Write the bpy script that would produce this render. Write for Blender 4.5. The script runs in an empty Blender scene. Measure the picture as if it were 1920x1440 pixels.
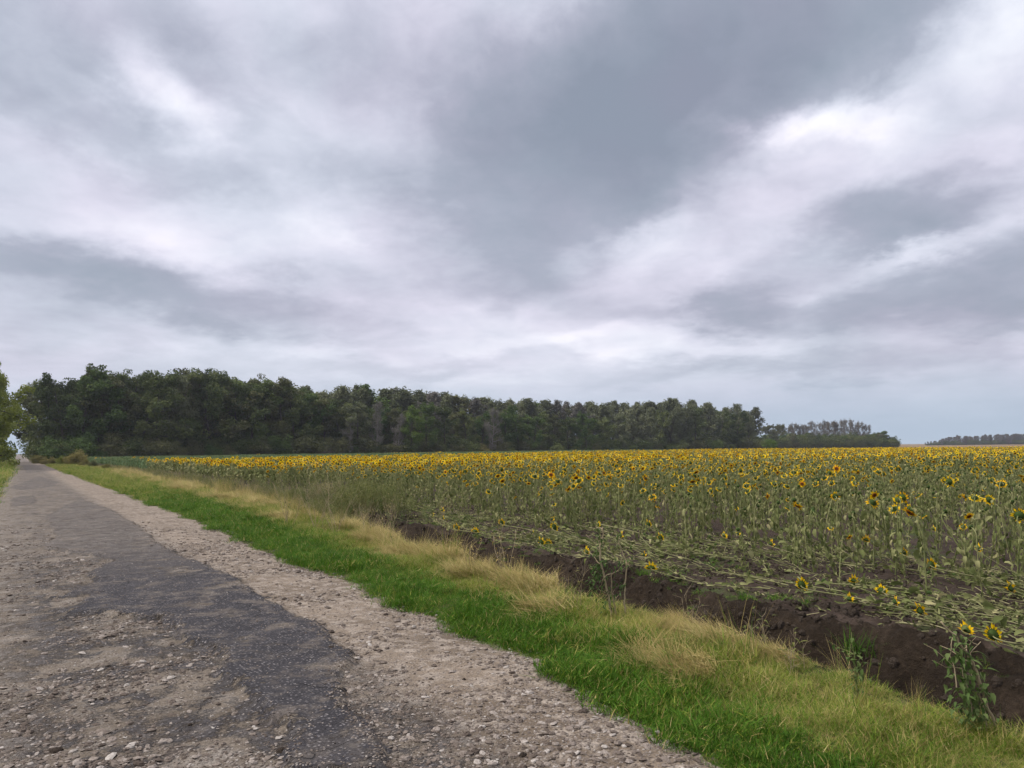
import bpy, math, random
import numpy as np
from mathutils import Vector, Matrix, Euler

SC = bpy.context.scene
COL = SC.collection
RAD = math.radians
# ------------------------------------------------------------------ camera
CAM_H = 2.0
YAW, PITCH, ROLL = RAD(33.452), RAD(4.927), RAD(-0.638)
FPX = 1400.0
def cam_axes():
    f = np.array([math.sin(YAW)*math.cos(PITCH), math.cos(YAW)*math.cos(PITCH), math.sin(PITCH)])
    r0 = np.array([math.cos(YAW), -math.sin(YAW), 0.0]); u0 = np.cross(r0, f)
    r = r0*math.cos(ROLL) + u0*math.sin(ROLL); u = -r0*math.sin(ROLL) + u0*math.cos(ROLL)
    return r, u, f
CR, CU, CF = cam_axes()
cd = bpy.data.cameras.new("camera"); cam = bpy.data.objects.new("camera", cd); COL.objects.link(cam)
cam.matrix_world = Matrix(((CR[0], CU[0], -CF[0], 0), (CR[1], CU[1], -CF[1], 0), (CR[2], CU[2], -CF[2], CAM_H), (0, 0, 0, 1)))
cd.sensor_width = 36; cd.sensor_fit = 'HORIZONTAL'; cd.lens = 36*FPX/1920
cd.clip_start = 0.05; cd.clip_end = 20000
SC.camera = cam
def px_dir(u, v):
    return CR*((u-960)/FPX) - CU*((v-720)/FPX) + CF
def px_ground(u, v, z=0.0):
    d = px_dir(u, v); t = (z-CAM_H)/d[2]
    return np.array([0, 0, CAM_H]) + d*t
def px_at(u, v, depth):
    return np.array([0, 0, CAM_H]) + px_dir(u, v)*depth
def to_px(x, y, z):
    p = np.array([x, y, z-CAM_H]); w = CF @ p
    return 960+FPX*(CR @ p)/w, 720-FPX*(CU @ p)/w, w

# ------------------------------------------------------------------ render settings
SC.view_settings.view_transform = 'Standard'; SC.view_settings.look = 'None'
SC.view_settings.gamma = 1.0; SC.view_settings.exposure = 0.8
SC.cycles.max_bounces = 5; SC.cycles.diffuse_bounces = 3; SC.cycles.glossy_bounces = 2
SC.cycles.transmission_bounces = 2; SC.cycles.transparent_max_bounces = 4
SC.cycles.use_denoising = True
SC.cycles.use_adaptive_sampling = True; SC.cycles.adaptive_threshold = 0.012

# ------------------------------------------------------------------ sun (through thin overcast)
SUN_EL, SUN_AZ = RAD(56), RAD(-60)     # azimuth measured from +Y towards +X
sl = bpy.data.lights.new("sun", 'SUN'); sl.energy = 1.5; sl.angle = RAD(14); sl.color = (1.0, 0.91, 0.78)
sun = bpy.data.objects.new("sun", sl); COL.objects.link(sun)
sd = Vector((math.sin(SUN_AZ)*math.cos(SUN_EL), math.cos(SUN_AZ)*math.cos(SUN_EL), math.sin(SUN_EL)))
sun.rotation_euler = sd.to_track_quat('Z', 'Y').to_euler()

# ------------------------------------------------------------------ world: overcast sky
class NT:
    def __init__(s, tree): s.t = tree; s.n = tree.nodes; s.l = tree.links
    def node(s, typ, **kw):
        n = s.n.new(typ)
        for k, v in kw.items(): setattr(n, k, v)
        return n
    def put(s, sock, v):
        if isinstance(v, bpy.types.NodeSocket): s.l.new(v, sock)
        else: sock.default_value = v
    def math(s, op, a, b=0.0, c=None, clamp=False):
        n = s.node('ShaderNodeMath', operation=op, use_clamp=clamp)
        s.put(n.inputs[0], a); s.put(n.inputs[1], b)
        if c is not None: s.put(n.inputs[2], c)
        return n.outputs[0]
    def vmath(s, op, a, b=None, scale=None):
        n = s.node('ShaderNodeVectorMath', operation=op)
        s.put(n.inputs[0], a)
        if b is not None: s.put(n.inputs[1], b)
        if scale is not None: s.put(n.inputs['Scale'], scale)
        return n.outputs['Value'] if op in ('LENGTH', 'DOT_PRODUCT', 'DISTANCE') else n.outputs[0]
    def noise(s, vec, scale, detail=4, rough=0.5, dist=0.0, color=False):
        n = s.node('ShaderNodeTexNoise')
        if vec is not None: s.put(n.inputs['Vector'], vec)
        s.put(n.inputs['Scale'], scale); n.inputs['Detail'].default_value = detail
        n.inputs['Roughness'].default_value = rough; n.inputs['Distortion'].default_value = dist
        return n.outputs['Color' if color else 'Fac']
    def ramp(s, fac, stops, interp='LINEAR'):
        n = s.node('ShaderNodeValToRGB'); cr = n.color_ramp; cr.interpolation = interp
        while len(cr.elements) < len(stops): cr.elements.new(0.5)
        for e, (p, c) in zip(cr.elements, stops):
            e.position = p; e.color = (*c, 1) if len(c) == 3 else c
        s.put(n.inputs[0], fac)
        return n.outputs[0]
    def mix(s, fac, a, b, blend='MIX'):
        n = s.node('ShaderNodeMix', data_type='RGBA', blend_type=blend)
        s.put(n.inputs[0], fac)
        s.put(n.inputs[6], (*a, 1) if isinstance(a, tuple) and len(a) == 3 else a)
        s.put(n.inputs[7], (*b, 1) if isinstance(b, tuple) and len(b) == 3 else b)
        return n.outputs[2]
    def smooth(s, x, lo, hi):
        n = s.node('ShaderNodeMapRange', interpolation_type='SMOOTHSTEP')
        s.put(n.inputs[0], x); n.inputs[1].default_value = lo; n.inputs[2].default_value = hi
        return n.outputs[0]

world = bpy.data.worlds.new("World"); SC.world = world; world.use_nodes = True
W = NT(world.node_tree); W.n.clear()
geo = W.node('ShaderNodeTexCoord').outputs['Generated']
sep = W.node('ShaderNodeSeparateXYZ'); W.put(sep.inputs[0], geo)
az = W.math('ARCTAN2', sep.outputs[0], sep.outputs[1])
el = W.math('ARCSINE', sep.outputs[2])
comb = W.node('ShaderNodeCombineXYZ'); W.put(comb.inputs[0], az); W.put(comb.inputs[1], el)
ae = comb.outputs[0]
# layered cloud: the higher in the sky, the rounder; layers flatten towards the horizon
ly = W.math('MULTIPLY', W.math('LOGARITHM', W.math('ADD', W.math('MAXIMUM', el, 0.0), 0.16), math.e), 1.75)
dk = W.node('ShaderNodeCombineXYZ'); W.put(dk.inputs[0], W.math('MULTIPLY', az, 2.1)); W.put(dk.inputs[1], ly)
deck = dk.outputs[0]
warp = W.vmath('SCALE', W.vmath('SUBTRACT', W.noise(deck, 3.0, 7, 0.62, color=True), (0.5, 0.5, 0.5)), scale=0.22)
wflat = W.vmath('MULTIPLY', warp, (1, 0.55, 0))
aew = W.vmath('ADD', ae, wflat)
n1 = W.noise(deck, 1.1, 5, 0.5, 0.3)
n2 = W.noise(deck, 2.7, 5, 0.52, 0.5)
val = W.math('MULTIPLY_ADD', W.math('SUBTRACT', n1, 0.5), 0.75, 0.62)
n3 = W.noise(deck, 6.0, 6, 0.55, 0.6)
val = W.math('MULTIPLY_ADD', W.math('SUBTRACT', n2, 0.5), 0.42, val)
val = W.math('MULTIPLY_ADD', W.math('SUBTRACT', n3, 0.5), 0.27, val)
n4 = W.noise(W.vmath('MULTIPLY', deck, (1, 1.3, 1)), 15, 6, 0.62, 0.9)
val = W.math('MULTIPLY_ADD', W.math('SUBTRACT', n4, 0.5), 0.11, val)
BLOBS = [ # photo column,row of the cloud's centre, half-sizes, tilt, amount (dark < 0 < bright)
 (1340,70,620,260,-14,-.95),(1180,200,430,220,-20,-.55),(1000,330,330,270,-35,-.45),(1070,440,240,110,-25,-.38),
 (1640,70,380,170,-20,-.4),(1700,390,260,85,-12,-.62),(1390,563,150,60,-10,-.5),(1650,595,330,75,-8,-.5),
 (1880,585,190,60,-5,-.45),(1900,480,170,60,-10,-.35),(60,95,220,150,20,-.62),(260,60,280,140,30,-.55),
 (150,530,360,80,6,-.55),(330,560,280,70,10,-.42),(600,585,240,55,15,-.35),(330,300,230,65,10,-.3),(740,150,420,200,0,-.3),
 (830,685,330,34,0,-.32),(1450,692,520,34,0,-.3),(1000,560,260,50,8,-.2),(860,440,220,60,0,-.2),(1770,690,330,60,0,-.25),
 (120,620,420,60,0,-.25),(60,480,220,60,5,-.2),
 (1680,480,520,240,-8,-.36),(1270,320,240,150,-25,-.34),(640,330,330,60,3,-.2),(450,470,300,40,4,.16),
 (1300,640,420,30,-2,.16),(1200,600,360,28,-4,-.2),(700,640,300,26,3,-.16),(1560,520,300,40,-6,.2),
 (320,190,150,85,25,.55),(215,130,260,130,20,.22),(1520,245,190,50,3,.66),(1905,320,140,100,0,.34),(420,405,460,130,0,.24),
 (600,440,100,45,0,.25),(1240,425,170,85,-20,.3),(1330,480,300,95,0,.24),(730,240,260,100,0,.12),(1725,460,150,32,-10,.5),
 (900,620,520,80,0,.12),(1870,60,200,110,-20,.34),(1600,300,270,100,0,.15),(1090,650,520,60,0,.1),(1500,640,400,34,-4,.25),(560,640,260,34,0,.2)]
for (u, v, su, sv, rot, amp) in BLOBS:
    d = px_dir(u, v); d = d/np.linalg.norm(d)
    a0, e0 = math.atan2(d[0], d[1]), math.asin(d[2])
    mp = W.node('ShaderNodeMapping', vector_type='TEXTURE'); W.put(mp.inputs[0], aew)
    mp.inputs['Location'].default_value = (a0, e0, 0); mp.inputs['Rotation'].default_value = (0, 0, RAD(-rot))
    mp.inputs['Scale'].default_value = (1.08*su/FPX/math.cos(e0), 1.08*sv/FPX, 1)
    g = W.node('ShaderNodeTexGradient', gradient_type='SPHERICAL'); W.put(g.inputs[0], mp.outputs[0])
    val = W.math('MULTIPLY_ADD', W.smooth(g.outputs[1], 0.0, 0.95), amp*0.62, val)
cloud = W.ramp(W.math('MULTIPLY_ADD', val, 0.80, 0.20), [(0.0, (.235,.275,.34)), (0.22, (.29,.33,.40)), (0.42, (.36,.39,.47)), (0.6, (.50,.53,.62)), (0.75, (.63,.655,.75)), (0.88, (.76,.78,.86)), (1.0, (.90,.91,.96))])
hz = W.smooth(el, 0.12, 0.01)   # clearer, bluer air low over the horizon
tint = W.noise(deck, 1.4, 3, 0.5)
cloud = W.mix(W.smooth(tint, 0.35, 0.7), cloud, W.mix(1.0, cloud, (1.045, .975, 1.0), 'MULTIPLY'))
cloud = W.mix(W.math('MULTIPLY', hz, 0.8), cloud, (.365, .47, .585))
# thin overcast is brighter round the hidden sun
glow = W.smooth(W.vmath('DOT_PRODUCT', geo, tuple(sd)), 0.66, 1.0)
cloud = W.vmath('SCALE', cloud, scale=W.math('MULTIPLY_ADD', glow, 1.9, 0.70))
sky = W.node('ShaderNodeTexSky', sky_type='NISHITA'); sky.sun_disc = False
sky.sun_elevation = SUN_EL; sky.sun_rotation = SUN_AZ; sky.dust_density = 3.0
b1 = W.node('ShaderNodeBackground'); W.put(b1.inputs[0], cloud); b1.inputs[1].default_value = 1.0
b2 = W.node('ShaderNodeBackground'); W.put(b2.inputs[0], sky.outputs[0]); b2.inputs[1].default_value = 0.06
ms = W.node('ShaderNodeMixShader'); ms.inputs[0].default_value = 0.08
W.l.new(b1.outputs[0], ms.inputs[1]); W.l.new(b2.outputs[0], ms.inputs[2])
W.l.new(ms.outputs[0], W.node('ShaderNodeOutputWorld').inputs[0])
world.cycles.sampling_method = 'MANUAL'; world.cycles.sample_map_resolution = 512

# ------------------------------------------------------------------ helpers
rng = np.random.default_rng(11); random.seed(5)
def hash2(ix, iy, s):
    h = (ix.astype(np.int64)*374761393 + iy.astype(np.int64)*668265263 + s*974634777) & 0xffffffff
    h = ((h ^ (h >> 13))*1274126177) & 0xffffffff
    return ((h ^ (h >> 16)) & 0xffffff)/float(0xffffff)
def vnoise(x, y, s=0):
    x = np.asarray(x, float); y = np.asarray(y, float)
    ix, iy = np.floor(x), np.floor(y); fx, fy = x-ix, y-iy
    fx = fx*fx*(3-2*fx); fy = fy*fy*(3-2*fy)
    a, b, c, d = hash2(ix, iy, s), hash2(ix+1, iy, s), hash2(ix, iy+1, s), hash2(ix+1, iy+1, s)
    return (a+(b-a)*fx)*(1-fy) + (c+(d-c)*fx)*fy
def fbm(x, y, s=0, o=4, g=0.5):
    t, a, n = 0, 1.0, 0
    for k in range(o):
        t = t + a*vnoise(np.asarray(x)*2**k + 17.3*k, np.asarray(y)*2**k - 9.1*k, s+k); n += a; a *= g
    return t/n
def sstep(x, a, b):
    t = np.clip((np.asarray(x, float)-a)/(b-a), 0, 1); return t*t*(3-2*t)

class Geo:
    """collects vertices, faces, a material slot per face and a random value per vertex"""
    def __init__(s): s.v, s.f, s.m, s.r, s.n = [], [], [], [], 0
    def add(s, verts, faces, mat=0, rnd=None):
        verts = np.asarray(verts, float).reshape(-1, 3)
        s.v.append(verts); s.r.append(np.full(len(verts), random.random() if rnd is None else rnd) if np.isscalar(rnd) or rnd is None else np.asarray(rnd))
        s.f += [tuple(i+s.n for i in f) for f in faces]; s.m += [mat]*len(faces); s.n += len(verts)
    def mesh(s, name, mats, smooth=True):
        me = bpy.data.meshes.new(name)
        V = np.concatenate(s.v)
        me.from_pydata(V.tolist(), [], s.f)
        for m in mats: me.materials.append(m)
        me.polygons.foreach_set('material_index', s.m)
        me.polygons.foreach_set('use_smooth', [smooth]*len(s.f))
        at = me.attributes.new('rnd', 'FLOAT', 'POINT'); at.data.foreach_set('value', np.concatenate(s.r).astype(np.float32))
        me.update(); return me
def obj(name, me, parent=None, loc=None, link=True):
    o = bpy.data.objects.new(name, me)
    if link: COL.objects.link(o)
    if parent is not None: o.parent = parent
    if loc is not None: o.location = loc
    return o
def tag(o, label=None, cat=None, group=None, kind=None):
    if label: o['label'] = label
    if cat: o['category'] = cat
    if group: o['group'] = group
    if kind: o['kind'] = kind
    return o
def copy_tree(o, parent=None):
    c = o.copy(); COL.objects.link(c)
    if parent is not None: c.parent = parent
    for ch in o.children: copy_tree(ch, c)
    return c
def tube(g, pts, rad, sides=5, mat=0, rnd=None, cap=True):
    pts = np.asarray(pts, float); n = len(pts)
    rad = np.full(n, rad) if np.isscalar(rad) else np.asarray(rad, float)
    T = np.gradient(pts, axis=0); T /= np.linalg.norm(T, axis=1)[:, None]+1e-9
    ref = np.array([0, 0, 1.0]) if abs(T[0][2]) < .9 else np.array([1.0, 0, 0])
    V = []; N = np.cross(T[0], ref); N /= np.linalg.norm(N)
    for i in range(n):
        N = N - T[i]*(N @ T[i]); N /= np.linalg.norm(N)+1e-9; B = np.cross(T[i], N)
        for k in range(sides):
            a = 2*math.pi*k/sides; V.append(pts[i]+rad[i]*(math.cos(a)*N+math.sin(a)*B))
    F = [(i*sides+k, i*sides+(k+1) % sides, (i+1)*sides+(k+1) % sides, (i+1)*sides+k) for i in range(n-1) for k in range(sides)]
    if cap: F.append(tuple(range((n-1)*sides, n*sides)))
    g.add(V, F, mat, rnd)
def rot_to(d):
    return np.array(Vector(d).to_track_quat('Z', 'Y').to_matrix())
def rotz(a):
    c, s = math.cos(a), math.sin(a); return np.array([[c, -s, 0], [s, c, 0], [0, 0, 1.0]])
def roty(a):
    c, s = math.cos(a), math.sin(a); return np.array([[c, 0, s], [0, 1.0, 0], [-s, 0, c]])
def rotx(a):
    c, s = math.cos(a), math.sin(a); return np.array([[1.0, 0, 0], [0, c, -s], [0, s, c]])

# ------------------------------------------------------------------ materials
def new_mat(name):
    m = bpy.data.materials.new(name); m.use_nodes = True
    t = NT(m.node_tree); t.n.clear()
    t.out = t.node('ShaderNodeOutputMaterial')
    return m, t
def finish(t, color, rough=0.7, spec=0.3, normal=None, trans=0.0, transcol=None):
    p = t.node('ShaderNodeBsdfPrincipled'); t.put(p.inputs['Base Color'], (*color, 1) if isinstance(color, tuple) and len(color) == 3 else color)
    t.put(p.inputs['Roughness'], rough); p.inputs['Specular IOR Level'].default_value = spec
    if normal is not None: t.put(p.inputs['Normal'], normal)
    if trans > 0:
        tr = t.node('ShaderNodeBsdfTranslucent'); t.put(tr.inputs[0], color if transcol is None else transcol)
        mx = t.node('ShaderNodeMixShader'); mx.inputs[0].default_value = trans
        t.l.new(p.outputs[0], mx.inputs[1]); t.l.new(tr.outputs[0], mx.inputs[2]); t.l.new(mx.outputs[0], t.out.inputs[0])
    else: t.l.new(p.outputs[0], t.out.inputs[0])
def bump(t, h, strength=0.5, dist=0.01):
    b = t.node('ShaderNodeBump'); b.inputs['Strength'].default_value = strength; b.inputs['Distance'].default_value = dist
    t.put(b.inputs['Height'], h); return b.outputs[0]
def leafy(name, stops, trans=0.25, rough=0.6, spec=0.1, wr=0.5, wo=0.5, patch=0.0, pscale=0.6):
    """colour varies per leaf (rnd), per copy (object random) and, if patch, by place"""
    m, t = new_mat(name)
    at = t.node('ShaderNodeAttribute', attribute_name='rnd')
    oi = t.node('ShaderNodeObjectInfo')
    f = t.math('ADD', t.math('MULTIPLY', at.outputs['Fac'], wr), t.math('MULTIPLY', oi.outputs['Random'], wo))
    if patch:
        gp = t.node('ShaderNodeNewGeometry').outputs['Position']
        f = t.math('MULTIPLY_ADD', t.math('SUBTRACT', t.noise(gp, pscale, 3), 0.5), patch, f)
    c = t.ramp(f, stops); finish(t, c, rough, spec, trans=trans)
    return m

M_GREEN = leafy('short_green_grass', [(0, (.026,.064,.005)), (.5, (.058,.142,.010)), (1, (.125,.235,.026))], .3, patch=.9, pscale=1.3)
M_ROUGH = leafy('rough_grass', [(0, (.055,.125,.010)), (.4, (.145,.22,.024)), (.7, (.26,.28,.045)), (1, (.38,.33,.10))], .3, patch=1.1, pscale=.9)
M_DRY = leafy('dry_grass', [(0, (.17,.125,.04)), (.5, (.37,.29,.105)), (1, (.54,.44,.20))], .25, patch=.5)
M_STEM = leafy('sunflower_stem', [(0, (.10,.12,.035)), (.5, (.17,.185,.07)), (1, (.28,.27,.12))], 0.0, .7)
M_STEMDRY = leafy('fallen_stem', [(0, (.11,.12,.04)), (.6, (.22,.215,.10)), (1, (.37,.33,.18))], 0.0, .7)
M_LEAF = leafy('sunflower_leaf', [(0, (.062,.082,.022)), (.45, (.15,.168,.056)), (.8, (.27,.265,.115)), (1, (.40,.35,.18))], .25, .7, wr=.7, wo=.3)
M_PETAL = leafy('sunflower_petal', [(0, (.68,.32,.003)), (.5, (.80,.50,.005)), (1, (.85,.60,.015))], .3, .6, wr=.7, wo=.4)
M_BACK = leafy('sunflower_back', [(0, (.028,.05,.010)), (1, (.06,.095,.022))], 0.1, .7)
def mat_disc():
    m, t = new_mat('seed_disc')
    at = t.node('ShaderNodeAttribute', attribute_name='rnd')   # 0 in the middle, 1 at the rim
    co = t.node('ShaderNodeTexCoord').outputs['Object']
    n = t.noise(co, 90, 2)
    c = t.ramp(t.math('MULTIPLY_ADD', t.math('SUBTRACT', n, .5), .4, at.outputs['Fac']), [(0, (.05,.022,.008)), (.45, (.11,.04,.01)), (.7, (.30,.10,.012)), (1, (.5,.2,.015))])
    finish(t, c, .85, .1, bump(t, n, .6, .004)); return m
M_DISC = mat_disc()
def mat_bark(name, c1, c2):
    m, t = new_mat(name); co = t.node('ShaderNodeTexCoord').outputs['Object']
    mp = t.node('ShaderNodeMapping'); t.put(mp.inputs[0], co); mp.inputs['Scale'].default_value = (6, 6, 1.2)
    n = t.noise(mp.outputs[0], 2.0, 5, .6); finish(t, t.mix(n, c1, c2), .9, .1, bump(t, n, .7, .03)); return m
M_BARK = mat_bark('bark', (.035,.028,.022), (.10,.085,.068))
M_PALEBARK = mat_bark('pale_bark', (.13,.115,.10), (.26,.24,.215))
M_DRYSTEM = mat_bark('dry_weed_stem', (.23,.18,.10), (.42,.34,.22))

# ------------------------------------------------------------------ ground: profile across the road, verge, ditch and field
def itp(y, tab):
    return np.interp(y, [a for a, b in tab], [b for a, b in tab])
def b_left(y): return -0.95 + 0.25*(vnoise(y*0.9, 0*y, 31)-.5) + 0.1*(vnoise(y*4, 0*y, 32)-.5)
def b_road(y): return itp(y, [(-60,3.6),(0,3.65),(3.3,3.8),(7,4.12),(12,4.2),(27,4.42),(64,4.35),(190,4.1)]) + .22*(vnoise(y*1.1, 0*y, 33)-.5) + .12*(vnoise(y*5, 0*y, 34)-.5)
def b_edge(y): return itp(y, [(-60,5.0),(0,5.0),(2.7,5.25),(4.5,5.7),(6.2,5.95),(8.3,6.05),(11,6.2),(14,6.5),(17.5,7.0),(30,8.2),(60,8.6),(190,8.8)]) + .35*(vnoise(y*.8, 0*y, 35)-.5) + .12*(vnoise(y*4, 0*y, 36)-.5)
def b_bank(y): return itp(y, [(-60,7.9),(3,8.05),(6,8.05),(10,8.45),(13,8.35),(22,9.1),(30,9.3),(190,9.6)]) + .4*(vnoise(y*.7, 0*y, 37)-.5) + .2*(vnoise(y*3, 0*y, 38)-.5)
def green_out(y): return itp(y, [(0,4.4),(3.1,4.6),(4.5,4.78),(7,5.25),(13.6,5.7),(28,6.6),(54,7.2),(190,7.2)])

def poly_sd(x, y, poly):
    """signed distance to a polygon, positive inside"""
    P = np.asarray(poly); d = np.full(x.shape, 1e9); ins = np.zeros(x.shape, bool)
    for i in range(len(P)):
        a, b = P[i], P[(i+1) % len(P)]; e = b-a
        t = np.clip(((x-a[0])*e[0]+(y-a[1])*e[1])/(e @ e+1e-12), 0, 1)
        d = np.minimum(d, np.hypot(x-a[0]-t*e[0], y-a[1]-t*e[1]))
        c = ((a[1] > y) != (b[1] > y)) & (x < (b[0]-a[0])*(y-a[1])/(b[1]-a[1]+1e-12)+a[0]); ins ^= c
    return np.where(ins, d, -d)
def G(l): return [tuple(px_ground(u, v)[:2]) for u, v in l]
ASPHALT = [  # outlines of what is left of the old asphalt, on the ground
 G([(150,938),(207,958),(260,990),(293,1023),(350,1053),(393,1070),(443,1093),(500,1130),(550,1157),(593,1173),(617,1193),(630,1220),(655,1245),(640,1275),(645,1315),(667,1343),(693,1373),(723,1427),(735,1470),(530,1470),(550,1403),(520,1360),(493,1333),(450,1293),(417,1273),(410,1233),(350,1217),(320,1187),(310,1167),(273,1173),(213,1167),(167,1160),(110,1173),(160,1133),(200,1120),(90,1130),(150,1113),(177,1100),(167,1083),(213,1060),(167,1047),(73,1033),(107,1013),(93,997),(83,973),(110,957)]),
 G([(15,915),(75,894),(110,905),(100,914),(40,921)]), G([(40,872),(95,872),(110,882),(50,888)]),
 G([(20,935),(60,930),(70,945),(20,955)])]
def asph_sd(x, y):
    d = np.full(np.shape(x), -1e9)
    for p in ASPHALT: d = np.maximum(d, poly_sd(x, y, p))
    return d + .22*(fbm(x*3, y*3, 41, 4)-.5)
def H(x, y):
    """height of the ground"""
    x, y = np.broadcast_arrays(np.asarray(x, float), np.asarray(y, float))
    bl, br, be, bb = b_left(y), b_road(y), b_edge(y), b_bank(y)
    near = sstep(np.hypot(x, y), 60, 20)
    road = .05*(1-((x-1.6)/2.8)**2) + near*(.05*(fbm(x*.9, y*.9, 51, 3)-.5) + .022*(fbm(x*7, y*7, 52, 3)-.5))
    road = road + near*.05*sstep(asph_sd(x, y), -.01, .03) if np.any(near > 0) else road
    k = np.clip((x-br)/np.maximum(be-br, .1), 0, 1)
    verge = .02+.10*k + .10*(fbm(x*1.3, y*1.3, 53, 3)-.5)*sstep(k, 0, .3)
    s = np.clip((x-be)/np.maximum(bb-be, .1), 0, 1)
    depth = itp(y, [(-60,.95),(13,.9),(18,.65),(22,.3),(60,.25)])
    prof = sstep(s, 0, .38)*(1-sstep(s, .5, .98)*.93)
    lump = (.34*(fbm(x*1.1, y*.8, 54, 3)-.5) + .24*(fbm(x*4.5, y*4.5, 55, 3)-.5)+.09*(fbm(x*13, y*13, 59, 2)-.5))*sstep(s, 0, .2)
    ditch = .12-.05*s - depth*prof + lump
    f = np.clip((x-bb), 0, 1e9)
    field = .07-depth*.07 + lump*np.exp(-f*1.2)*1.0 + near*(.10*(fbm(x*1.6, y*1.6, 56, 4)-.5)+.05*(fbm(x*7, y*7, 57, 3)-.5))*sstep(f, 0, .4)
    left = .03*sstep(bl-x, 0, .5) + .08*sstep(bl-x, .2, 2)
    z = np.where(x < bl, left, np.where(x < br, road, np.where(x < be, verge, np.where(x < bb, ditch, field))))
    # let neighbouring strips meet
    w = sstep(np.abs(x-br), .22, 0); z = z*(1-w)+w*(.012)
    w = sstep(np.abs(x-bl), .22, 0); z = z*(1-w)+w*(.005)
    w = sstep(np.abs(x-be), .15, 0); z = z*(1-w)+w*(.12+.1*(fbm(x*1.3, y*1.3, 53, 3)-.5))
    return z
def ylines():
    y = list(np.arange(-3, 1.9, .2)) + list(np.arange(2, 10, .045)); s = .05
    y = [-300, -80, -30, -12, -6] + y
    while y[-1] < 700: y.append(y[-1]+s); s *= 1.035
    return np.array(y + [1000, 1600, 3000, 6000, 9000])
YL = ylines()
def strip(name, xa, xb, ss, mat, label, extra=None):
    A, B = xa(YL), xb(YL)
    X = A[:, None] + (B-A)[:, None]*ss[None, :]; Y = np.repeat(YL[:, None], len(ss), 1)
    Z = H(X+np.where(ss == 0, 1e-6, np.where(ss == 1, -1e-6, 0))[None, :], Y)
    Z[:, 0] = H(A, YL); Z[:, -1] = H(B, YL)
    r, c = X.shape; me = bpy.data.meshes.new(name)
    V = np.stack([X, Y, Z], -1).reshape(-1, 3).astype(np.float32)
    i = (np.arange(r-1)[:, None]*c+np.arange(c-1)[None, :]).ravel()
    F = np.stack([i, i+1, i+c+1, i+c], 1).astype(np.int32)
    me.vertices.add(len(V)); me.vertices.foreach_set('co', V.ravel())
    me.loops.add(F.size); me.loops.foreach_set('vertex_index', F.ravel())
    me.polygons.add(len(F)); me.polygons.foreach_set('loop_start', np.arange(len(F), dtype=np.int32)*4)
    me.polygons.foreach_set('use_smooth', np.ones(len(F), bool))
    me.update(calc_edges=True); me.materials.append(mat)
    if extra is not None:
        at = me.attributes.new('sd', 'FLOAT', 'POINT'); at.data.foreach_set('value', extra(X, Y).ravel().astype(np.float32))
    return tag(obj(name, me), label, None, None, 'structure')

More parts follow.
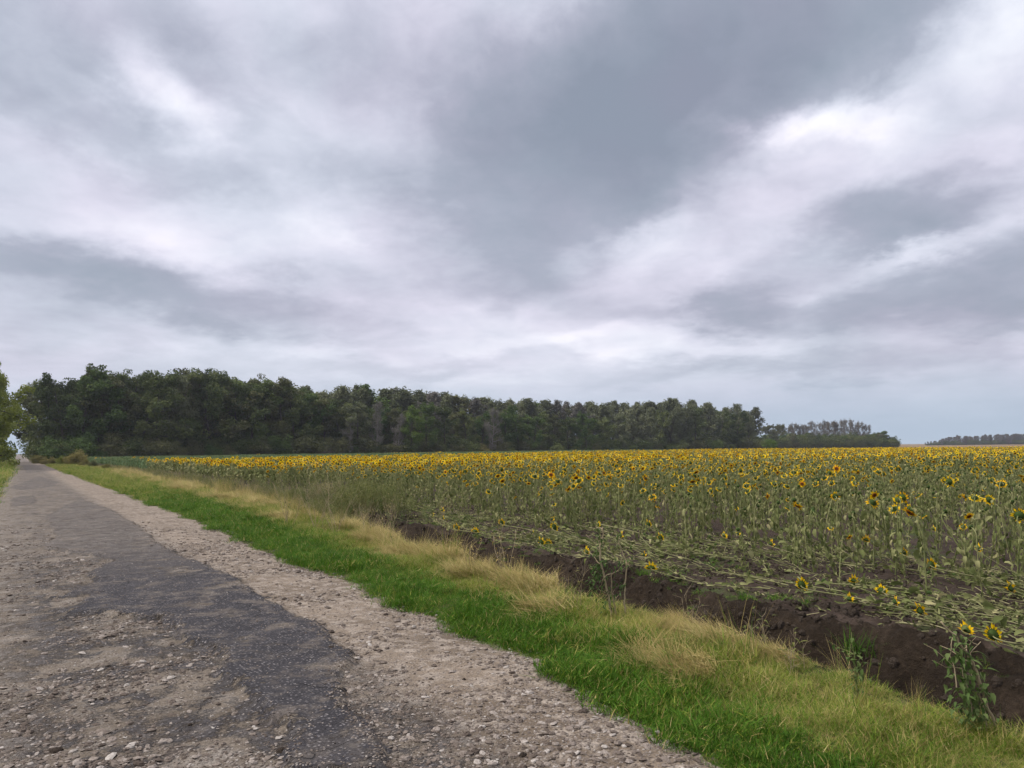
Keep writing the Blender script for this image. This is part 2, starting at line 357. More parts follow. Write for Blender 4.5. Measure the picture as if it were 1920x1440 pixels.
def mat_road():
    m, t = new_mat('broken_road')
    P = t.node('ShaderNodeNewGeometry').outputs['Position']
    sdv = t.node('ShaderNodeAttribute', attribute_name='sd').outputs['Fac']
    e = t.math('MULTIPLY_ADD', t.math('SUBTRACT', t.noise(P, 7, 8, .75), .5), .85, sdv)
    e = t.math('MULTIPLY_ADD', t.math('SUBTRACT', t.noise(P, 2.2, 4, .6), .5), .45, e)
    bare = t.noise(P, 1.1, 6, .62)
    # crumbs of old asphalt all over the inner carriageway
    sx = t.node('ShaderNodeSeparateXYZ'); t.put(sx.inputs[0], P)
    inner = t.math('MULTIPLY', t.smooth(sx.outputs[0], 2.9, 2.2), t.smooth(sx.outputs[0], -.5, .5))
    res = t.math('MULTIPLY', t.smooth(t.noise(P, 1.5, 9, .78), .475, .555), inner)
    asp = t.math('MAXIMUM', t.math('MULTIPLY', t.smooth(e, -.012, .025), t.smooth(bare, .66, .54)), t.math('MULTIPLY', res, .85))
    asp = t.math('MULTIPLY', asp, t.math('MULTIPLY_ADD', t.smooth(sx.outputs[1], 11, 20), -.5, 1.0))
    # gravel and dirt
    big = t.noise(P, .8, 4, .6); mid = t.noise(P, 6, 6, .65); fine = t.noise(P, 55, 4, .7)
    dirt = t.mix(t.smooth(big, .35, .65), (.104,.083,.060), (.166,.137,.104))
    dirt = t.mix(t.smooth(mid, .45, .62), dirt, (.22,.192,.158))
    dirt = t.mix(t.smooth(t.noise(P, 2.6, 5, .65), .60, .68), dirt, (.055,.044,.036))
    dirt = t.mix(t.math('MULTIPLY', t.smooth(t.noise(P, 14, 4, .6), .60, .66), .7), dirt, (.07,.055,.045))
    dirt = t.mix(t.smooth(fine, .3, .7), t.mix(1, dirt, (.62,.62,.62), 'MULTIPLY'), t.mix(1, dirt, (1.28,1.28,1.28), 'MULTIPLY'))
    dirt = t.mix(t.smooth(sx.outputs[0], 2.3, 3.2), dirt, t.mix(1, dirt, (1.35,1.3,1.25), 'MULTIPLY'))
    vo = t.node('ShaderNodeTexVoronoi', feature='F1'); t.put(vo.inputs['Vector'], t.vmath('ADD', P, t.vmath('SCALE', t.noise(P, 20, 2, color=True), scale=.03))); vo.inputs['Scale'].default_value = 42
    vr = t.node('ShaderNodeSeparateColor'); t.put(vr.inputs[0], vo.outputs['Color'])
    peb = t.math('MULTIPLY', t.smooth(vo.outputs['Distance'], .42, .30), t.smooth(vr.outputs[0], .5, .56))
    dirt = t.mix(t.math('MULTIPLY', peb, .8), dirt, t.ramp(vr.outputs[1], [(0, (.13,.11,.09)), (.6, (.26,.225,.19)), (1, (.42,.375,.33))]))
    # asphalt
    v2 = t.node('ShaderNodeTexVoronoi', feature='F1'); t.put(v2.inputs['Vector'], P); v2.inputs['Scale'].default_value = 38
    s2 = t.node('ShaderNodeSeparateColor'); t.put(s2.inputs[0], v2.outputs['Color'])
    ac = t.mix(t.noise(P, 1.6, 4), (.026,.0245,.0265), (.052,.048,.050))
    chips = t.math('MULTIPLY', t.smooth(v2.outputs['Distance'], .45, .3), t.smooth(s2.outputs[0], .3, .5))
    ac = t.mix(t.math('MULTIPLY', chips, .9), ac, t.ramp(s2.outputs[1], [(0, (.05,.048,.05)), (1, (.24,.22,.21))]))
    ac = t.mix(t.smooth(fine, .35, .75), t.mix(1, ac, (.7,.7,.7), 'MULTIPLY'), t.mix(1, ac, (1.25,1.25,1.25), 'MULTIPLY'))
    ac = t.mix(t.math('MULTIPLY', t.smooth(t.noise(P, 3.3, 7, .7), .50, .66), .6), ac, (.15,.125,.10))
    cr = t.node('ShaderNodeTexVoronoi', feature='DISTANCE_TO_EDGE'); t.put(cr.inputs['Vector'], t.vmath('ADD', P, t.vmath('SCALE', t.noise(P, 3, 4, color=True), scale=.5))); cr.inputs['Scale'].default_value = 1.3
    crack = t.math('MULTIPLY', t.smooth(cr.outputs['Distance'], .014, .004), t.smooth(t.noise(P, .9, 2), .5, .58))
    ac = t.mix(crack, ac, (.022,.02,.018))
    col = t.mix(asp, dirt, ac)
    h = t.math('ADD', t.math('MULTIPLY', fine, .5), t.math('ADD', t.math('MULTIPLY', peb, .6), t.math('MULTIPLY', mid, 1.2)))
    h = t.math('SUBTRACT', t.math('ADD', h, t.math('MULTIPLY', asp, .8)), crack)
    finish(t, col, .92, .2, bump(t, h, 1.0, .022)); return m
def mat_soil(name, cols, bs=.8, green=None):
    m, t = new_mat(name); P = t.node('ShaderNodeNewGeometry').outputs['Position']
    a = t.noise(P, .9, 6, .65); b = t.noise(P, 12, 6, .7); f = t.noise(P, 60, 3, .7)
    c = t.ramp(t.math('MULTIPLY_ADD', b, .5, t.math('MULTIPLY', a, .55)), [(.3, cols[0]), (.55, cols[1]), (.78, cols[2])])
    if green: c = t.mix(t.smooth(t.noise(P, .5, 5, .7), .5, .64), c, green)
    c = t.mix(t.smooth(f, .64, .72), c, t.mix(1, c, (2.1,2.0,1.8), 'MULTIPLY'))
    finish(t, c, .95, .1, bump(t, t.math('ADD', t.math('MULTIPLY', b, 1.3), t.math('MULTIPLY', f, .4)), bs, .07)); return m
M_ROAD = mat_road()
M_VERGE = mat_soil('verge_soil', [(.045,.055,.02), (.10,.095,.04), (.19,.15,.075)])
M_DITCH = mat_soil('ditch_soil', [(.013,.0092,.006), (.034,.0245,.016), (.085,.061,.04)], 1.0)
def mat_field():
    m, t = new_mat('field_soil'); P = t.node('ShaderNodeNewGeometry').outputs['Position']
    sx = t.node('ShaderNodeSeparateXYZ'); t.put(sx.inputs[0], P)
    a = t.noise(P, 1.1, 6, .65); b = t.noise(P, 14, 6, .7); f = t.noise(P, 60, 3, .7)
    c = t.ramp(t.math('MULTIPLY_ADD', b, .5, t.math('MULTIPLY', a, .55)), [(.3, (.024,.0175,.013)), (.55, (.055,.040,.030)), (.78, (.11,.080,.058))])
    c = t.mix(t.math('MULTIPLY', t.smooth(t.noise(P, .7, 5, .7), .52, .62), .6), c, (.05,.075,.02))
    c = t.mix(t.smooth(f, .64, .72), c, t.mix(1, c, (2.1,2.0,1.8), 'MULTIPLY'))
    # low green crop, then a stubble field, beyond the sunflowers
    beyond = t.smooth(sx.outputs[0], 149, 152)
    crop = t.mix(t.noise(P, .08, 4, .6), (.06,.085,.025), (.11,.12,.04))
    stub = t.mix(t.noise(P, .05, 4, .6), (.15,.10,.05), (.21,.15,.08))
    c = t.mix(beyond, c, t.mix(t.smooth(sx.outputs[0], 290, 300), crop, stub))
    finish(t, c, .95, .1, bump(t, t.math('ADD', t.math('MULTIPLY', b, 1.3), t.math('MULTIPLY', f, .4)), .9, .04)); return m
M_FIELD = mat_field()
M_MEADOW = mat_soil('meadow_ground', [(.04,.07,.018), (.08,.11,.03), (.15,.15,.06)])

strip('road', b_left, b_road, np.linspace(0, 1, 110), M_ROAD, 'broken country road of worn grey asphalt patches and pale gravel', extra=asph_sd)
strip('verge', b_road, b_edge, np.linspace(0, 1, 24), M_VERGE, 'grassy roadside verge between the gravel road and the ditch')
strip('ditch', b_edge, b_bank, np.linspace(0, 1, 48), M_DITCH, 'shallow ditch of dark bare earth below the sunflower field')
fs = np.concatenate([np.linspace(0, 6, 70), np.geomspace(6.3, 9000, 60)]); FW = fs[-1]
strip('field', b_bank, lambda y: b_bank(y)+FW, fs/FW, M_FIELD, 'brown soil of the sunflower field running to the horizon')
ls = np.concatenate([-np.geomspace(9000, 3, 40), np.linspace(-2.8, 0, 20)])
strip('meadow', lambda y: b_left(y)-9000, b_left, (ls+9000)/9000, M_MEADOW, 'green meadow ground along the far side of the road')

# ------------------------------------------------------------------ scattering for what nobody could count (kind = stuff)
def scatter(name, label, P, rot, scl, protos, idx=None):
    """one object whose points carry copies of a few hidden shapes"""
    P = np.asarray(P, np.float32); n = len(P)
    me = bpy.data.meshes.new(name); me.vertices.add(n); me.vertices.foreach_set('co', P.ravel())
    a = me.attributes.new('rot', 'FLOAT_VECTOR', 'POINT'); a.data.foreach_set('vector', np.asarray(rot, np.float32).ravel())
    a = me.attributes.new('scl', 'FLOAT_VECTOR', 'POINT')
    scl = np.asarray(scl, np.float32); scl = np.repeat(scl[:, None], 3, 1) if scl.ndim == 1 else scl
    a.data.foreach_set('vector', scl.ravel())
    if idx is None: idx = rng.integers(0, len(protos), n)
    a = me.attributes.new('idx', 'INT', 'POINT'); a.data.foreach_set('value', np.asarray(idx, np.int32))
    for p in protos:
        for m in p.materials:
            if m.name not in me.materials: me.materials.append(m)
    o = obj(name, me); tag(o, label, None, None, 'stuff')
    ng = bpy.data.node_groups.new(name, 'GeometryNodeTree')
    ng.interface.new_socket('Geometry', in_out='INPUT', socket_type='NodeSocketGeometry')
    ng.interface.new_socket('Geometry', in_out='OUTPUT', socket_type='NodeSocketGeometry')
    N, L = ng.nodes, ng.links
    gi, go = N.new('NodeGroupInput'), N.new('NodeGroupOutput')
    iop = N.new('GeometryNodeInstanceOnPoints'); L.new(gi.outputs[0], iop.inputs['Points'])
    jn = N.new('GeometryNodeJoinGeometry')
    for p in reversed(protos):      # a join puts its last link first
        po = bpy.data.objects.new(p.name, p)
        oi = N.new('GeometryNodeObjectInfo'); oi.inputs['Object'].default_value = po
        gti = N.new('GeometryNodeGeometryToInstance'); L.new(oi.outputs['Geometry'], gti.inputs[0]); L.new(gti.outputs[0], jn.inputs[0])
    L.new(jn.outputs[0], iop.inputs['Instance']); iop.inputs['Pick Instance'].default_value = True
    def attr(nm, typ):
        q = N.new('GeometryNodeInputNamedAttribute'); q.data_type = typ; q.inputs['Name'].default_value = nm; return q.outputs[0]
    L.new(attr('idx', 'INT'), iop.inputs['Instance Index'])
    e2r = N.new('FunctionNodeEulerToRotation'); L.new(attr('rot', 'FLOAT_VECTOR'), e2r.inputs[0]); L.new(e2r.outputs[0], iop.inputs['Rotation'])
    L.new(attr('scl', 'FLOAT_VECTOR'), iop.inputs['Scale'])
    L.new(iop.outputs[0], go.inputs[0])
    md = o.modifiers.new('scatter', 'NODES'); md.node_group = ng
    return o
def in_view(x, y, z=0.0, m=140, top=None):
    p0 = x*CF[0]+y*CF[1]+(z-CAM_H)*CF[2]
    u = 960+FPX*(x*CR[0]+y*CR[1]+(z-CAM_H)*CR[2])/np.maximum(p0, .01)
    v = 720-FPX*(x*CU[0]+y*CU[1]+(z-CAM_H)*CU[2])/np.maximum(p0, .01)
    return (p0 > .5) & (u > -m) & (u < 1920+m) & (v < 1440+2.2*m)

# --- stones on the road
def stone(seed, flat):
    r = np.random.default_rng(seed); g = Geo(); n, k = 7, 5
    V, F = [], []
    for i in range(k):
        th = math.pi*(i/(k-1)); 
        for j in range(n):
            a = 2*math.pi*j/n; rr = .5*(1+.5*(r.random()-.5))
            V.append((rr*math.sin(th)*math.cos(a), rr*math.sin(th)*math.sin(a)*.75, rr*math.cos(th)*flat))
    for i in range(k-1):
        for j in range(n): F.append((i*n+j, i*n+(j+1) % n, (i+1)*n+(j+1) % n, (i+1)*n+j))
    g.add(V, F, 0, r.random()); return g
def mat_stone():
    m, t = new_mat('road_stone'); oi = t.node('ShaderNodeObjectInfo').outputs['Random']
    P = t.node('ShaderNodeNewGeometry').outputs['Position']
    c = t.ramp(oi, [(0, (.09,.07,.055)), (.3, (.15,.122,.098)), (.65, (.225,.188,.155)), (.9, (.32,.28,.24)), (1, (.45,.415,.365))])
    n = t.noise(P, 70, 4); c = t.mix(t.smooth(n, .35, .7), t.mix(1, c, (.7,.68,.66), 'MULTIPLY'), c)
    finish(t, c, .9, .2, bump(t, n, .5, .006)); return m
M_STONE = mat_stone()
SP = [stone(i, f).mesh('stone', [M_STONE], smooth=False) for i, f in enumerate([.22, .3, .4, .26, .5, .2])]
def scatter_stones():
    n = 110000
    y = 1.8 + 30*rng.random(n)**1.7; x = b_left(y)-.1 + (b_road(y)-b_left(y)+.25)*rng.random(n)
    sdv = asph_sd(x, y); cl = fbm(x*1.2, y*1.2, 61, 3)
    left = np.exp(-(((x-.15)/.8)**2+((y-4.8)/1.6)**2))          # loose stones thrown out of the near wheel track
    p = np.where(sdv > .12, .06, .16+.9*sstep(cl, .42, .68)+.8*left)
    p = p*(1-sstep(y, 7, 28))
    keep = (rng.random(n) < p) & in_view(x, y, 0, 60); x, y, sdv, left = x[keep], y[keep], sdv[keep], left[keep]
    n = len(x); s = .009+.017*rng.random(n)+.06*rng.random(n)**9 + .055*left*rng.random(n)**4
    s = np.where(sdv > 0, .012+.012*rng.random(n), s); s *= 1+np.clip((y-8)/30, 0, .6)
    z = H(x, y) + s*.06
    rot = np.stack([rng.normal(0, .18, n), rng.normal(0, .18, n), rng.random(n)*6.28], 1)
    scatter('gravel', 'loose pale stones and chippings strewn over the broken road', np.stack([x, y, z], 1), rot, s, SP)
scatter_stones()

# --- grass tufts
def blade(g, base, az, h, w, lean, curve, mat=0, segs=3):
    d = np.array([math.cos(az), math.sin(az), 0.0]); sd_ = np.array([-d[1], d[0], 0])
    V, F = [], []
    for i in range(segs+1):
        t = i/segs; a = lean+curve*t
        p = base + d*(h*(t*math.sin(lean)+curve*t*t*.5)) + np.array([0, 0, h*(t*math.cos(lean)-.35*curve*t*t)])
        ww = w*(1-t)**.7*.5 if i < segs else 0
        if i < segs: V += [p-sd_*ww, p+sd_*ww]
        else: V.append(p)
    for i in range(segs-1): F.append((2*i, 2*i+1, 2*i+3, 2*i+2))
    F.append((2*segs-2, 2*segs-1, 2*segs))
    g.add(V, F, mat)
def tuft(n, rad, h0, h1, w, lean, curve, mats=(0,), pm=None, segs=3, comb=None):
    g = Geo()
    for _ in range(n):
        a, r = random.random()*6.283, rad*math.sqrt(random.random())
        m = random.choices(mats, pm)[0] if pm else mats[0]
        az = random.random()*6.283 if comb is None else random.gauss(0, comb)
        blade(g, np.array([r*math.cos(a), r*math.sin(a), -.015]), az, random.uniform(h0, h1), w*random.uniform(.6, 1.3), abs(random.gauss(lean, .25)), random.uniform(.1, curve), m, segs)
    return g
GRASS_M = [M_GREEN, M_ROUGH, M_DRY]
T_SHORT = [tuft(125, .18, .025, .105, .006, .65, 1.1, (0, 1, 2), (.86, .09, .05), segs=2).mesh('short_tuft', GRASS_M) for _ in range(5)]
T_ROUGH = [tuft(80, .19, .05, .21, .0055, .75, 1.2, (1, 2, 0), (.68, .24, .08)).mesh('rough_tuft', GRASS_M) for _ in range(5)]
T_DRY = [tuft(80, .18, .08, .25, .0045, 1.0, 1.2, (2, 1), (.9, .1)).mesh('dry_tuft', GRASS_M) for _ in range(5)]
T_MAT = [tuft(120, .2, .12, .34, .0045, 1.25, .5, (2, 1), (.9, .1), comb=.7).mesh('straw_mat', GRASS_M) for _ in range(4)]
T_TALL = [tuft(28, .12, .35, .8, .006, .22, .5, (2, 1), (.75, .25), segs=4).mesh('tall_dry_tuft', GRASS_M) for _ in range(4)]
def lay(name, label, n, fy, x0, x1, prob, protos, s0, s1, zoff=0.0, tilt=.2, rotz_=None, ymax=None):
    y = fy(rng.random(n)); a, b = x0(y), x1(y); x = a+(b-a)*rng.random(n)
    k = (rng.random(n) < prob(x, y)) & in_view(x, y, 0, 120); x, y = x[k], y[k]; n = len(x)
    s = (s0+(s1-s0)*rng.random(n))*(.62+.75*sstep(fbm(x*2.6, y*2.2, 77, 3), .3, .7)); s = s*(1+np.clip((y-14)/60, 0, 1.3))*(1-.35*sstep(y, 5.5, 3))
    rot = np.stack([rng.normal(0, tilt, n), rng.normal(0, tilt, n), rng.random(n)*6.28 if rotz_ is None else rng.normal(rotz_, .5, n)], 1)
    scatter(name, label, np.stack([x, y, H(x, y)+zoff], 1), rot, s, protos)
    return n
ycurve = lambda m, p: (lambda r: 1.2 + m*r**p)
lay('short_grass', 'dense short bright green grass strip along the road edge', 16000, ycurve(110, 2.3), lambda y: b_road(y)-.05, lambda y: green_out(y)+.1,
    lambda x, y: sstep(green_out(y)-.1+.9*(fbm(x*1.4, y*1.2, 71, 4)-.5)-x, -.15, .15)*sstep(x-b_road(y)+.3*(fbm(x*5, y*5, 78, 2)-.5), -.08, .12)*(.6+.4*sstep(fbm(x*.5, y*.35, 72, 2), .25, .45))*(1-.85*sstep(y, 28, 48)), T_SHORT, .8, 1.35)
def dryness(x, y): return np.clip((fbm(x*1.7, y*1.1, 73, 4)-.5)*3.8+.10 + .5*sstep(x-(b_edge(y)-.45), 0, .4)*sstep(y, 3.2, 5)-.5*sstep(y, 4.4, 2.8), 0, 1)
lay('verge_grass', 'mixed green and yellowing rough grass on the verge', 20000, ycurve(150, 2.4), lambda y: np.where(y < 30, green_out(y)-.75, b_road(y)), lambda y: b_edge(y)+.05,
    lambda x, y: np.maximum(sstep(x-green_out(y)+.3*(fbm(x*2, y*2, 74, 2)-.5), -.6, .0), sstep(y, 28, 48))*(1-.7*dryness(x, y)), T_ROUGH, .5, 1.0)
lay('dry_grass', 'straw coloured dry grass edging the ditch', 20000, ycurve(150, 2.3), lambda y: green_out(y)-.2, lambda y: b_edge(y)+.16,
    lambda x, y: sstep(x-green_out(y), -.05, .35)*(.03+.7*dryness(x, y)), T_DRY, .4, .75)
lay('straw', 'flattened mats of bleached straw on the verge', 9000, ycurve(80, 2.2), lambda y: green_out(y)-.2, lambda y: b_edge(y)+.1,
    lambda x, y: sstep(dryness(x, y), .45, .7)*.8, T_MAT, .7, 1.3, .03, rotz_=2.2)
lay('tall_dry_grass', 'tall thin dry grass stalks standing along the ditch lip', 1500, ycurve(60, 1.8), lambda y: b_edge(y)-.5, lambda y: b_edge(y)+.3,
    lambda x, y: .05+.5*sstep(fbm(x*.7, y*.5, 75, 2), .54, .66)*sstep(y, 3.4, 5), T_TALL, .4, .9)
lay('meadow_grass', 'green grass on the far side of the road', 5000, lambda r: 18+260*r**1.6, lambda y: b_left(y)-4, lambda y: b_left(y)+.1,
    lambda x, y: np.ones_like(x), T_ROUGH+T_SHORT, 1.1, 2.0)
lay('bank_grass', 'sparse low green weeds on the bare ditch bank', 1500, ycurve(30, 1.5), lambda y: b_bank(y)-.35, lambda y: b_bank(y)+2.0,
    lambda x, y: .6*sstep(fbm(x*1.1, y*.6, 76, 3), .57, .66), T_SHORT, .4, 1.0)

# ------------------------------------------------------------------ trees
ONES = 'first second third fourth fifth sixth seventh eighth ninth tenth eleventh twelfth thirteenth fourteenth fifteenth sixteenth seventeenth eighteenth nineteenth'.split()
TENS = {2: ('twentieth', 'twenty'), 3: ('thirtieth', 'thirty'), 4: ('fortieth', 'forty'), 5: ('fiftieth', 'fifty'), 6: ('sixtieth', 'sixty'), 7: ('seventieth', 'seventy'), 8: ('eightieth', 'eighty'), 9: ('ninetieth', 'ninety')}
def ordw(n):
    if n < 20: return ONES[n-1]
    t, o = divmod(n, 10); return TENS[t][0] if o == 0 else TENS[t][1]+'-'+ONES[o-1]

def leafmat(name, a, b, c, tr=.2, wo=.5):
    return leafy(name, [(0, a), (.5, b), (1, c)], tr, .7, .15, wr=.65, wo=wo)
M_OAK = leafmat('dark_foliage', (.030,.046,.012), (.072,.098,.027), (.17,.19,.06))
M_OLIVE = leafmat('olive_foliage', (.046,.054,.018), (.088,.096,.034), (.15,.15,.06))
M_GREENF = leafmat('green_foliage', (.034,.064,.014), (.072,.118,.026), (.15,.19,.05))
M_POPLAR = leafmat('poplar_foliage', (.07,.085,.036), (.125,.14,.066), (.20,.21,.11))
M_GREY = leafmat('greyish_foliage', (.085,.08,.06), (.14,.13,.105), (.21,.195,.165))
M_BROWN = leafmat('brownish_foliage', (.07,.058,.036), (.115,.097,.062), (.17,.145,.1))
M_LIME = leafmat('lime_foliage', (.06,.10,.015), (.10,.16,.025), (.16,.22,.04))
M_YELLOW = leafmat('yellowgreen_foliage', (.105,.13,.018), (.185,.215,.035), (.28,.30,.07), .3)
M_SHRUB = leafmat('shrub_foliage', (.085,.085,.022), (.17,.155,.045), (.28,.24,.08))

def leaves_cloud(g, centres, radii, per, size, flat=.75, mat=0, vert=0.0):
    for c, r in zip(centres, radii):
        base = random.random()
        n = max(4, int(per*(r**2 if r > 1 else r)))
        for _ in range(n):
            d = rng.normal(0, 1, 3); d /= np.linalg.norm(d)
            p = c + d*np.array([1, 1, flat])*r*(.45+.6*rng.random()**.6)
            nrm = d*.6+rng.normal(0, .6, 3)+np.array([0, 0, .35]); nrm /= np.linalg.norm(nrm)
            a = np.cross(nrm, [0, 0, 1.0] if abs(nrm[2]) < .9 else [1.0, 0, 0]); a /= np.linalg.norm(a); b = np.cross(nrm, a)
            th = rng.random()*6.28; a, b = a*math.cos(th)+b*math.sin(th), -a*math.sin(th)+b*math.cos(th)
            s = size*(.6+.8*rng.random()); k = .55+.3*rng.random()
            g.add([p-a*s*.5, p-b*s*.5*k+nrm*s*.08, p+a*s*.5, p+b*s*.5*k+nrm*s*.08], [(0, 1, 2, 3)], mat, float(np.clip(.6*base+.4*rng.random(), 0, 1)))
def limb(g, p0, d, L, r0, r1, up=.25, wig=.12, n=6, sides=5):
    pts = [np.array(p0, float)]; d = np.array(d, float); d /= np.linalg.norm(d)
    for _ in range(n):
        d = d + rng.normal(0, wig, 3) + np.array([0, 0, up/n]); d /= np.linalg.norm(d); pts.append(pts[-1]+d*L/n)
    tube(g, pts, np.linspace(r0, r1, n+1), sides); return np.array(pts), d
def make_tree(kind, Hh=18.0):
    """(wood mesh geometry, crown geometry) standing at the origin"""
    w, c = Geo(), Geo()
    P = dict(broad=(.30, .50, 10, .10, .92, 1.1, 72, .37, .10), poplar=(.19, .46, 26, .10, .95, .6, 52, .38, .95),
             dead=(.24, .48, 16, .10, .94, .8, 36, .30, .5), bare=(.20, .48, 15, .12, .9, .7, 34, .30, .6), shrub=(.52, .48, 11, .02, .75, 1.0, 75, .36, .4))[kind]
    rad, _, nl, h0, h1, cr, per, ls, asc = P
    tr, _d = limb(w, (0, 0, -.3), (rng.normal(0, .05), rng.normal(0, .05), 1), Hh*(.93 if kind != 'shrub' else .6), Hh*(.017 if kind != 'dead' else .019), Hh*.003, up=.15, wig=.05, n=10, sides=7)
    C, R = [], []
    for i in range(nl):
        t = h0+(h1-h0)*(i+rng.random())/nl
        k = t*(len(tr)-1); j = int(min(k, len(tr)-2)); p = tr[j]+(tr[j+1]-tr[j])*(k-j)
        a = i*2.4+rng.normal(0, .4); shape = math.sin(math.pi*min(1, (t-h0*.4)/(1.05-h0*.4))**.8)**.7
        L = Hh*rad*(.55+.6*rng.random())*max(.35, shape)*(1.25 if kind in ('poplar', 'bare') else 1.0)
        pts, d = limb(w, p, (math.cos(a), math.sin(a), asc+rng.normal(0, .2)+(.5 if t > .7 else 0)), L, Hh*(.008 if kind != 'dead' else .013)*(1.2-t), Hh*(.0016 if kind != 'dead' else .003), up=.5, wig=.14)
        for q in range(3, 7):
            C.append(pts[q]+rng.normal(0, .3, 3)); R.append(cr*(.65+.5*rng.random()))
        for _ in range(4):
            q = pts[rng.integers(2, 6)]
            p2, d2 = limb(w, q, d+rng.normal(0, .7, 3), L*.5, Hh*.003, Hh*.0007, up=.4, wig=.2, n=4, sides=4)
            for e in (2, 4): C.append(p2[e]+rng.normal(0, .25, 3)); R.append(cr*(.5+.6*rng.random()))
    for q in tr[-2:]: C.append(q+rng.normal(0, .3, 3)); R.append(cr*(.8 if kind == 'broad' else .5))
    leaves_cloud(c, C, R, per, ls*(1 if Hh > 6 else .6), 1.3 if kind in ('poplar', 'bare', 'dead') else .75)
    return w, c
TREE = {}
for kind, n, mats in (('broad', 5, (M_BARK, M_OAK)), ('poplar', 4, (M_BARK, M_POPLAR)), ('bare', 3, (M_PALEBARK, M_GREY)), ('dead', 3, (M_PALEBARK, M_GREY)), ('shrub', 4, (M_BARK, M_SHRUB))):
    TREE[kind] = []
    for _ in range(n):
        w, c = make_tree(kind, 18.0 if kind != 'shrub' else 4.5)
        TREE[kind].append((w.mesh('trunk', [mats[0]]), c.mesh('crown', [mats[1]], smooth=False)))
def plant_tree(kind, x, y, height, width=1.0, mat=None, label='', group=None, name=None, v=None):
    wm, cm = TREE[kind][rng.integers(len(TREE[kind])) if v is None else v % len(TREE[kind])]
    s = height/(18.0 if kind != 'shrub' else 4.2)
    z = float(H(x, y)) if math.hypot(x, y) < 200 else 0.06
    e = obj(name or {'broad': 'broadleaf_tree', 'poplar': 'poplar_tree', 'bare': 'pale_tree', 'dead': 'pale_tree', 'shrub': 'shrub'}[kind], None, loc=(x, y, z-.05))
    e.rotation_euler = (0, 0, rng.random()*6.28); e.scale = (s*width, s*width, s)
    tag(e, label, 'shrub' if kind == 'shrub' else 'tree', group)
    obj('trunk' if kind != 'shrub' else 'stems', wm, e)
    c = obj('crown', cm, e)
    if mat is not None: c.material_slots[0].link = 'OBJECT'; c.material_slots[0].material = mat
    return e
def ground_at(u, depth):
    d = px_dir(u, 840); p = d*depth; return p[0], p[1]
FOREST_A, FOREST_B = np.array([5.5, 184.0]), np.array([226.0, 211.0])
def forest_px(u, back=0.0):
    """where the sight line of column u crosses the wood's edge (pushed BACK metres into the wood)"""
    e = FOREST_B-FOREST_A; e = e/np.linalg.norm(e); nrm = np.array([-e[1], e[0]]); A = FOREST_A+nrm*back
    d = px_dir(u, 845)[:2]; M2 = np.array([[d[0], -e[0]], [d[1], -e[1]]]); t = np.linalg.solve(M2, A)
    return d*t[0], float(t[0])
def base_v(x, y): return to_px(x, y, .06)[1]
def tab(u, T): return float(np.interp(u, [a for a, b in T], [b for a, b in T]))
FRONT = [(40,712),(60,704),(130,690),(200,680),(250,690),(310,684),(400,683),(430,692),(480,698),(560,712),(620,735),(700,752),(850,760),(1000,768),(1100,772),(1200,764),(1300,752),(1370,762),(1425,780)]
BACK = [(540,712),(600,722),(680,718),(760,726),(830,728),(900,738),(1000,744),(1070,750),(1140,748),(1210,747),(1290,744),(1330,758),(1400,760)]
# front rank
u, k = 86.0, 0
while u < 1422:
    (x, y), z = forest_px(u, rng.uniform(-2, 4)); k += 1
    hgt = (base_v(x, y)-tab(u, FRONT)+rng.normal(0, 4.5))/FPX*z
    m = rng.choice(5, p=[.46, .2, .2, .14, 0]); mat = [M_OAK, M_OLIVE, M_GREENF, M_POPLAR, None][m]
    if u > 1180: mat = [M_OAK, M_POPLAR, M_OAK, M_POPLAR][m if m < 4 else 0]
    kind = 'broad' if u < 1180 or rng.random() < .4 else 'poplar'
    if kind == 'poplar' : wd = 1.25
    else: wd = rng.uniform(.85, 1.1)
    adj = {id(M_OAK): 'dark green', id(M_OLIVE): 'brownish olive', id(M_GREENF): 'mid green', id(M_POPLAR): 'grey green'}[id(mat)]
    plant_tree(kind, x, y, hgt, wd, mat, f'{adj} tree, {ordw(k)} from the road along the front of the wood', 'front trees of the wood')
    u += rng.uniform(19, 30)*160/z*1.25 if u < 700 else rng.uniform(19, 28)
NF = k
for i, (u, top, mat, kind, nm) in enumerate([(705,748,M_GREY,'dead','pale grey half-dead tree'),(745,770,M_GREY,'dead','thin pale grey tree'),(922,760,M_GREY,'dead','round pale grey tree'),(655,775,M_GREY,'dead','low pale grey tree'),
        (770,752,M_LIME,'broad','lime green tree'),(800,748,M_GREENF,'broad','fresh green tree'),(1100,764,M_GREENF,'broad','bright green round tree'),(1000,772,M_GREENF,'broad','leafy green tree')]):
    (x, y), z = forest_px(u, -5.0); h = (base_v(x, y)-top)/FPX*z
    plant_tree(kind, x, y, h, .8, mat, f'{nm} against the dark front of the wood' + ('' if nm.startswith(('lime','round','low','thin','bright')) else (' near its middle' if i > 3 else ' by the lime tree')), 'odd coloured trees of the wood edge')
# second and third ranks fill the wood
k = 0; u = 80.0
while u < 1415:
    for back in (9, 20):
        (x, y), z = forest_px(u+rng.uniform(-10, 10), back+rng.uniform(-3, 3)); k += 1
        top = tab(u, FRONT)+(4 if u < 560 else 6) if back < 15 else tab(u, FRONT)+8
        plant_tree('broad', x, y, (base_v(x, y)-top+rng.normal(0, 3))/FPX*z, rng.uniform(.9, 1.2), [M_OAK, M_OLIVE, M_OAK][k % 3],
                   f'shaded tree, {ordw((k+1)//2)} from the road in the {"second" if back < 15 else "third"} rank of the wood', 'inner trees of the wood')
    u += rng.uniform(26, 36)
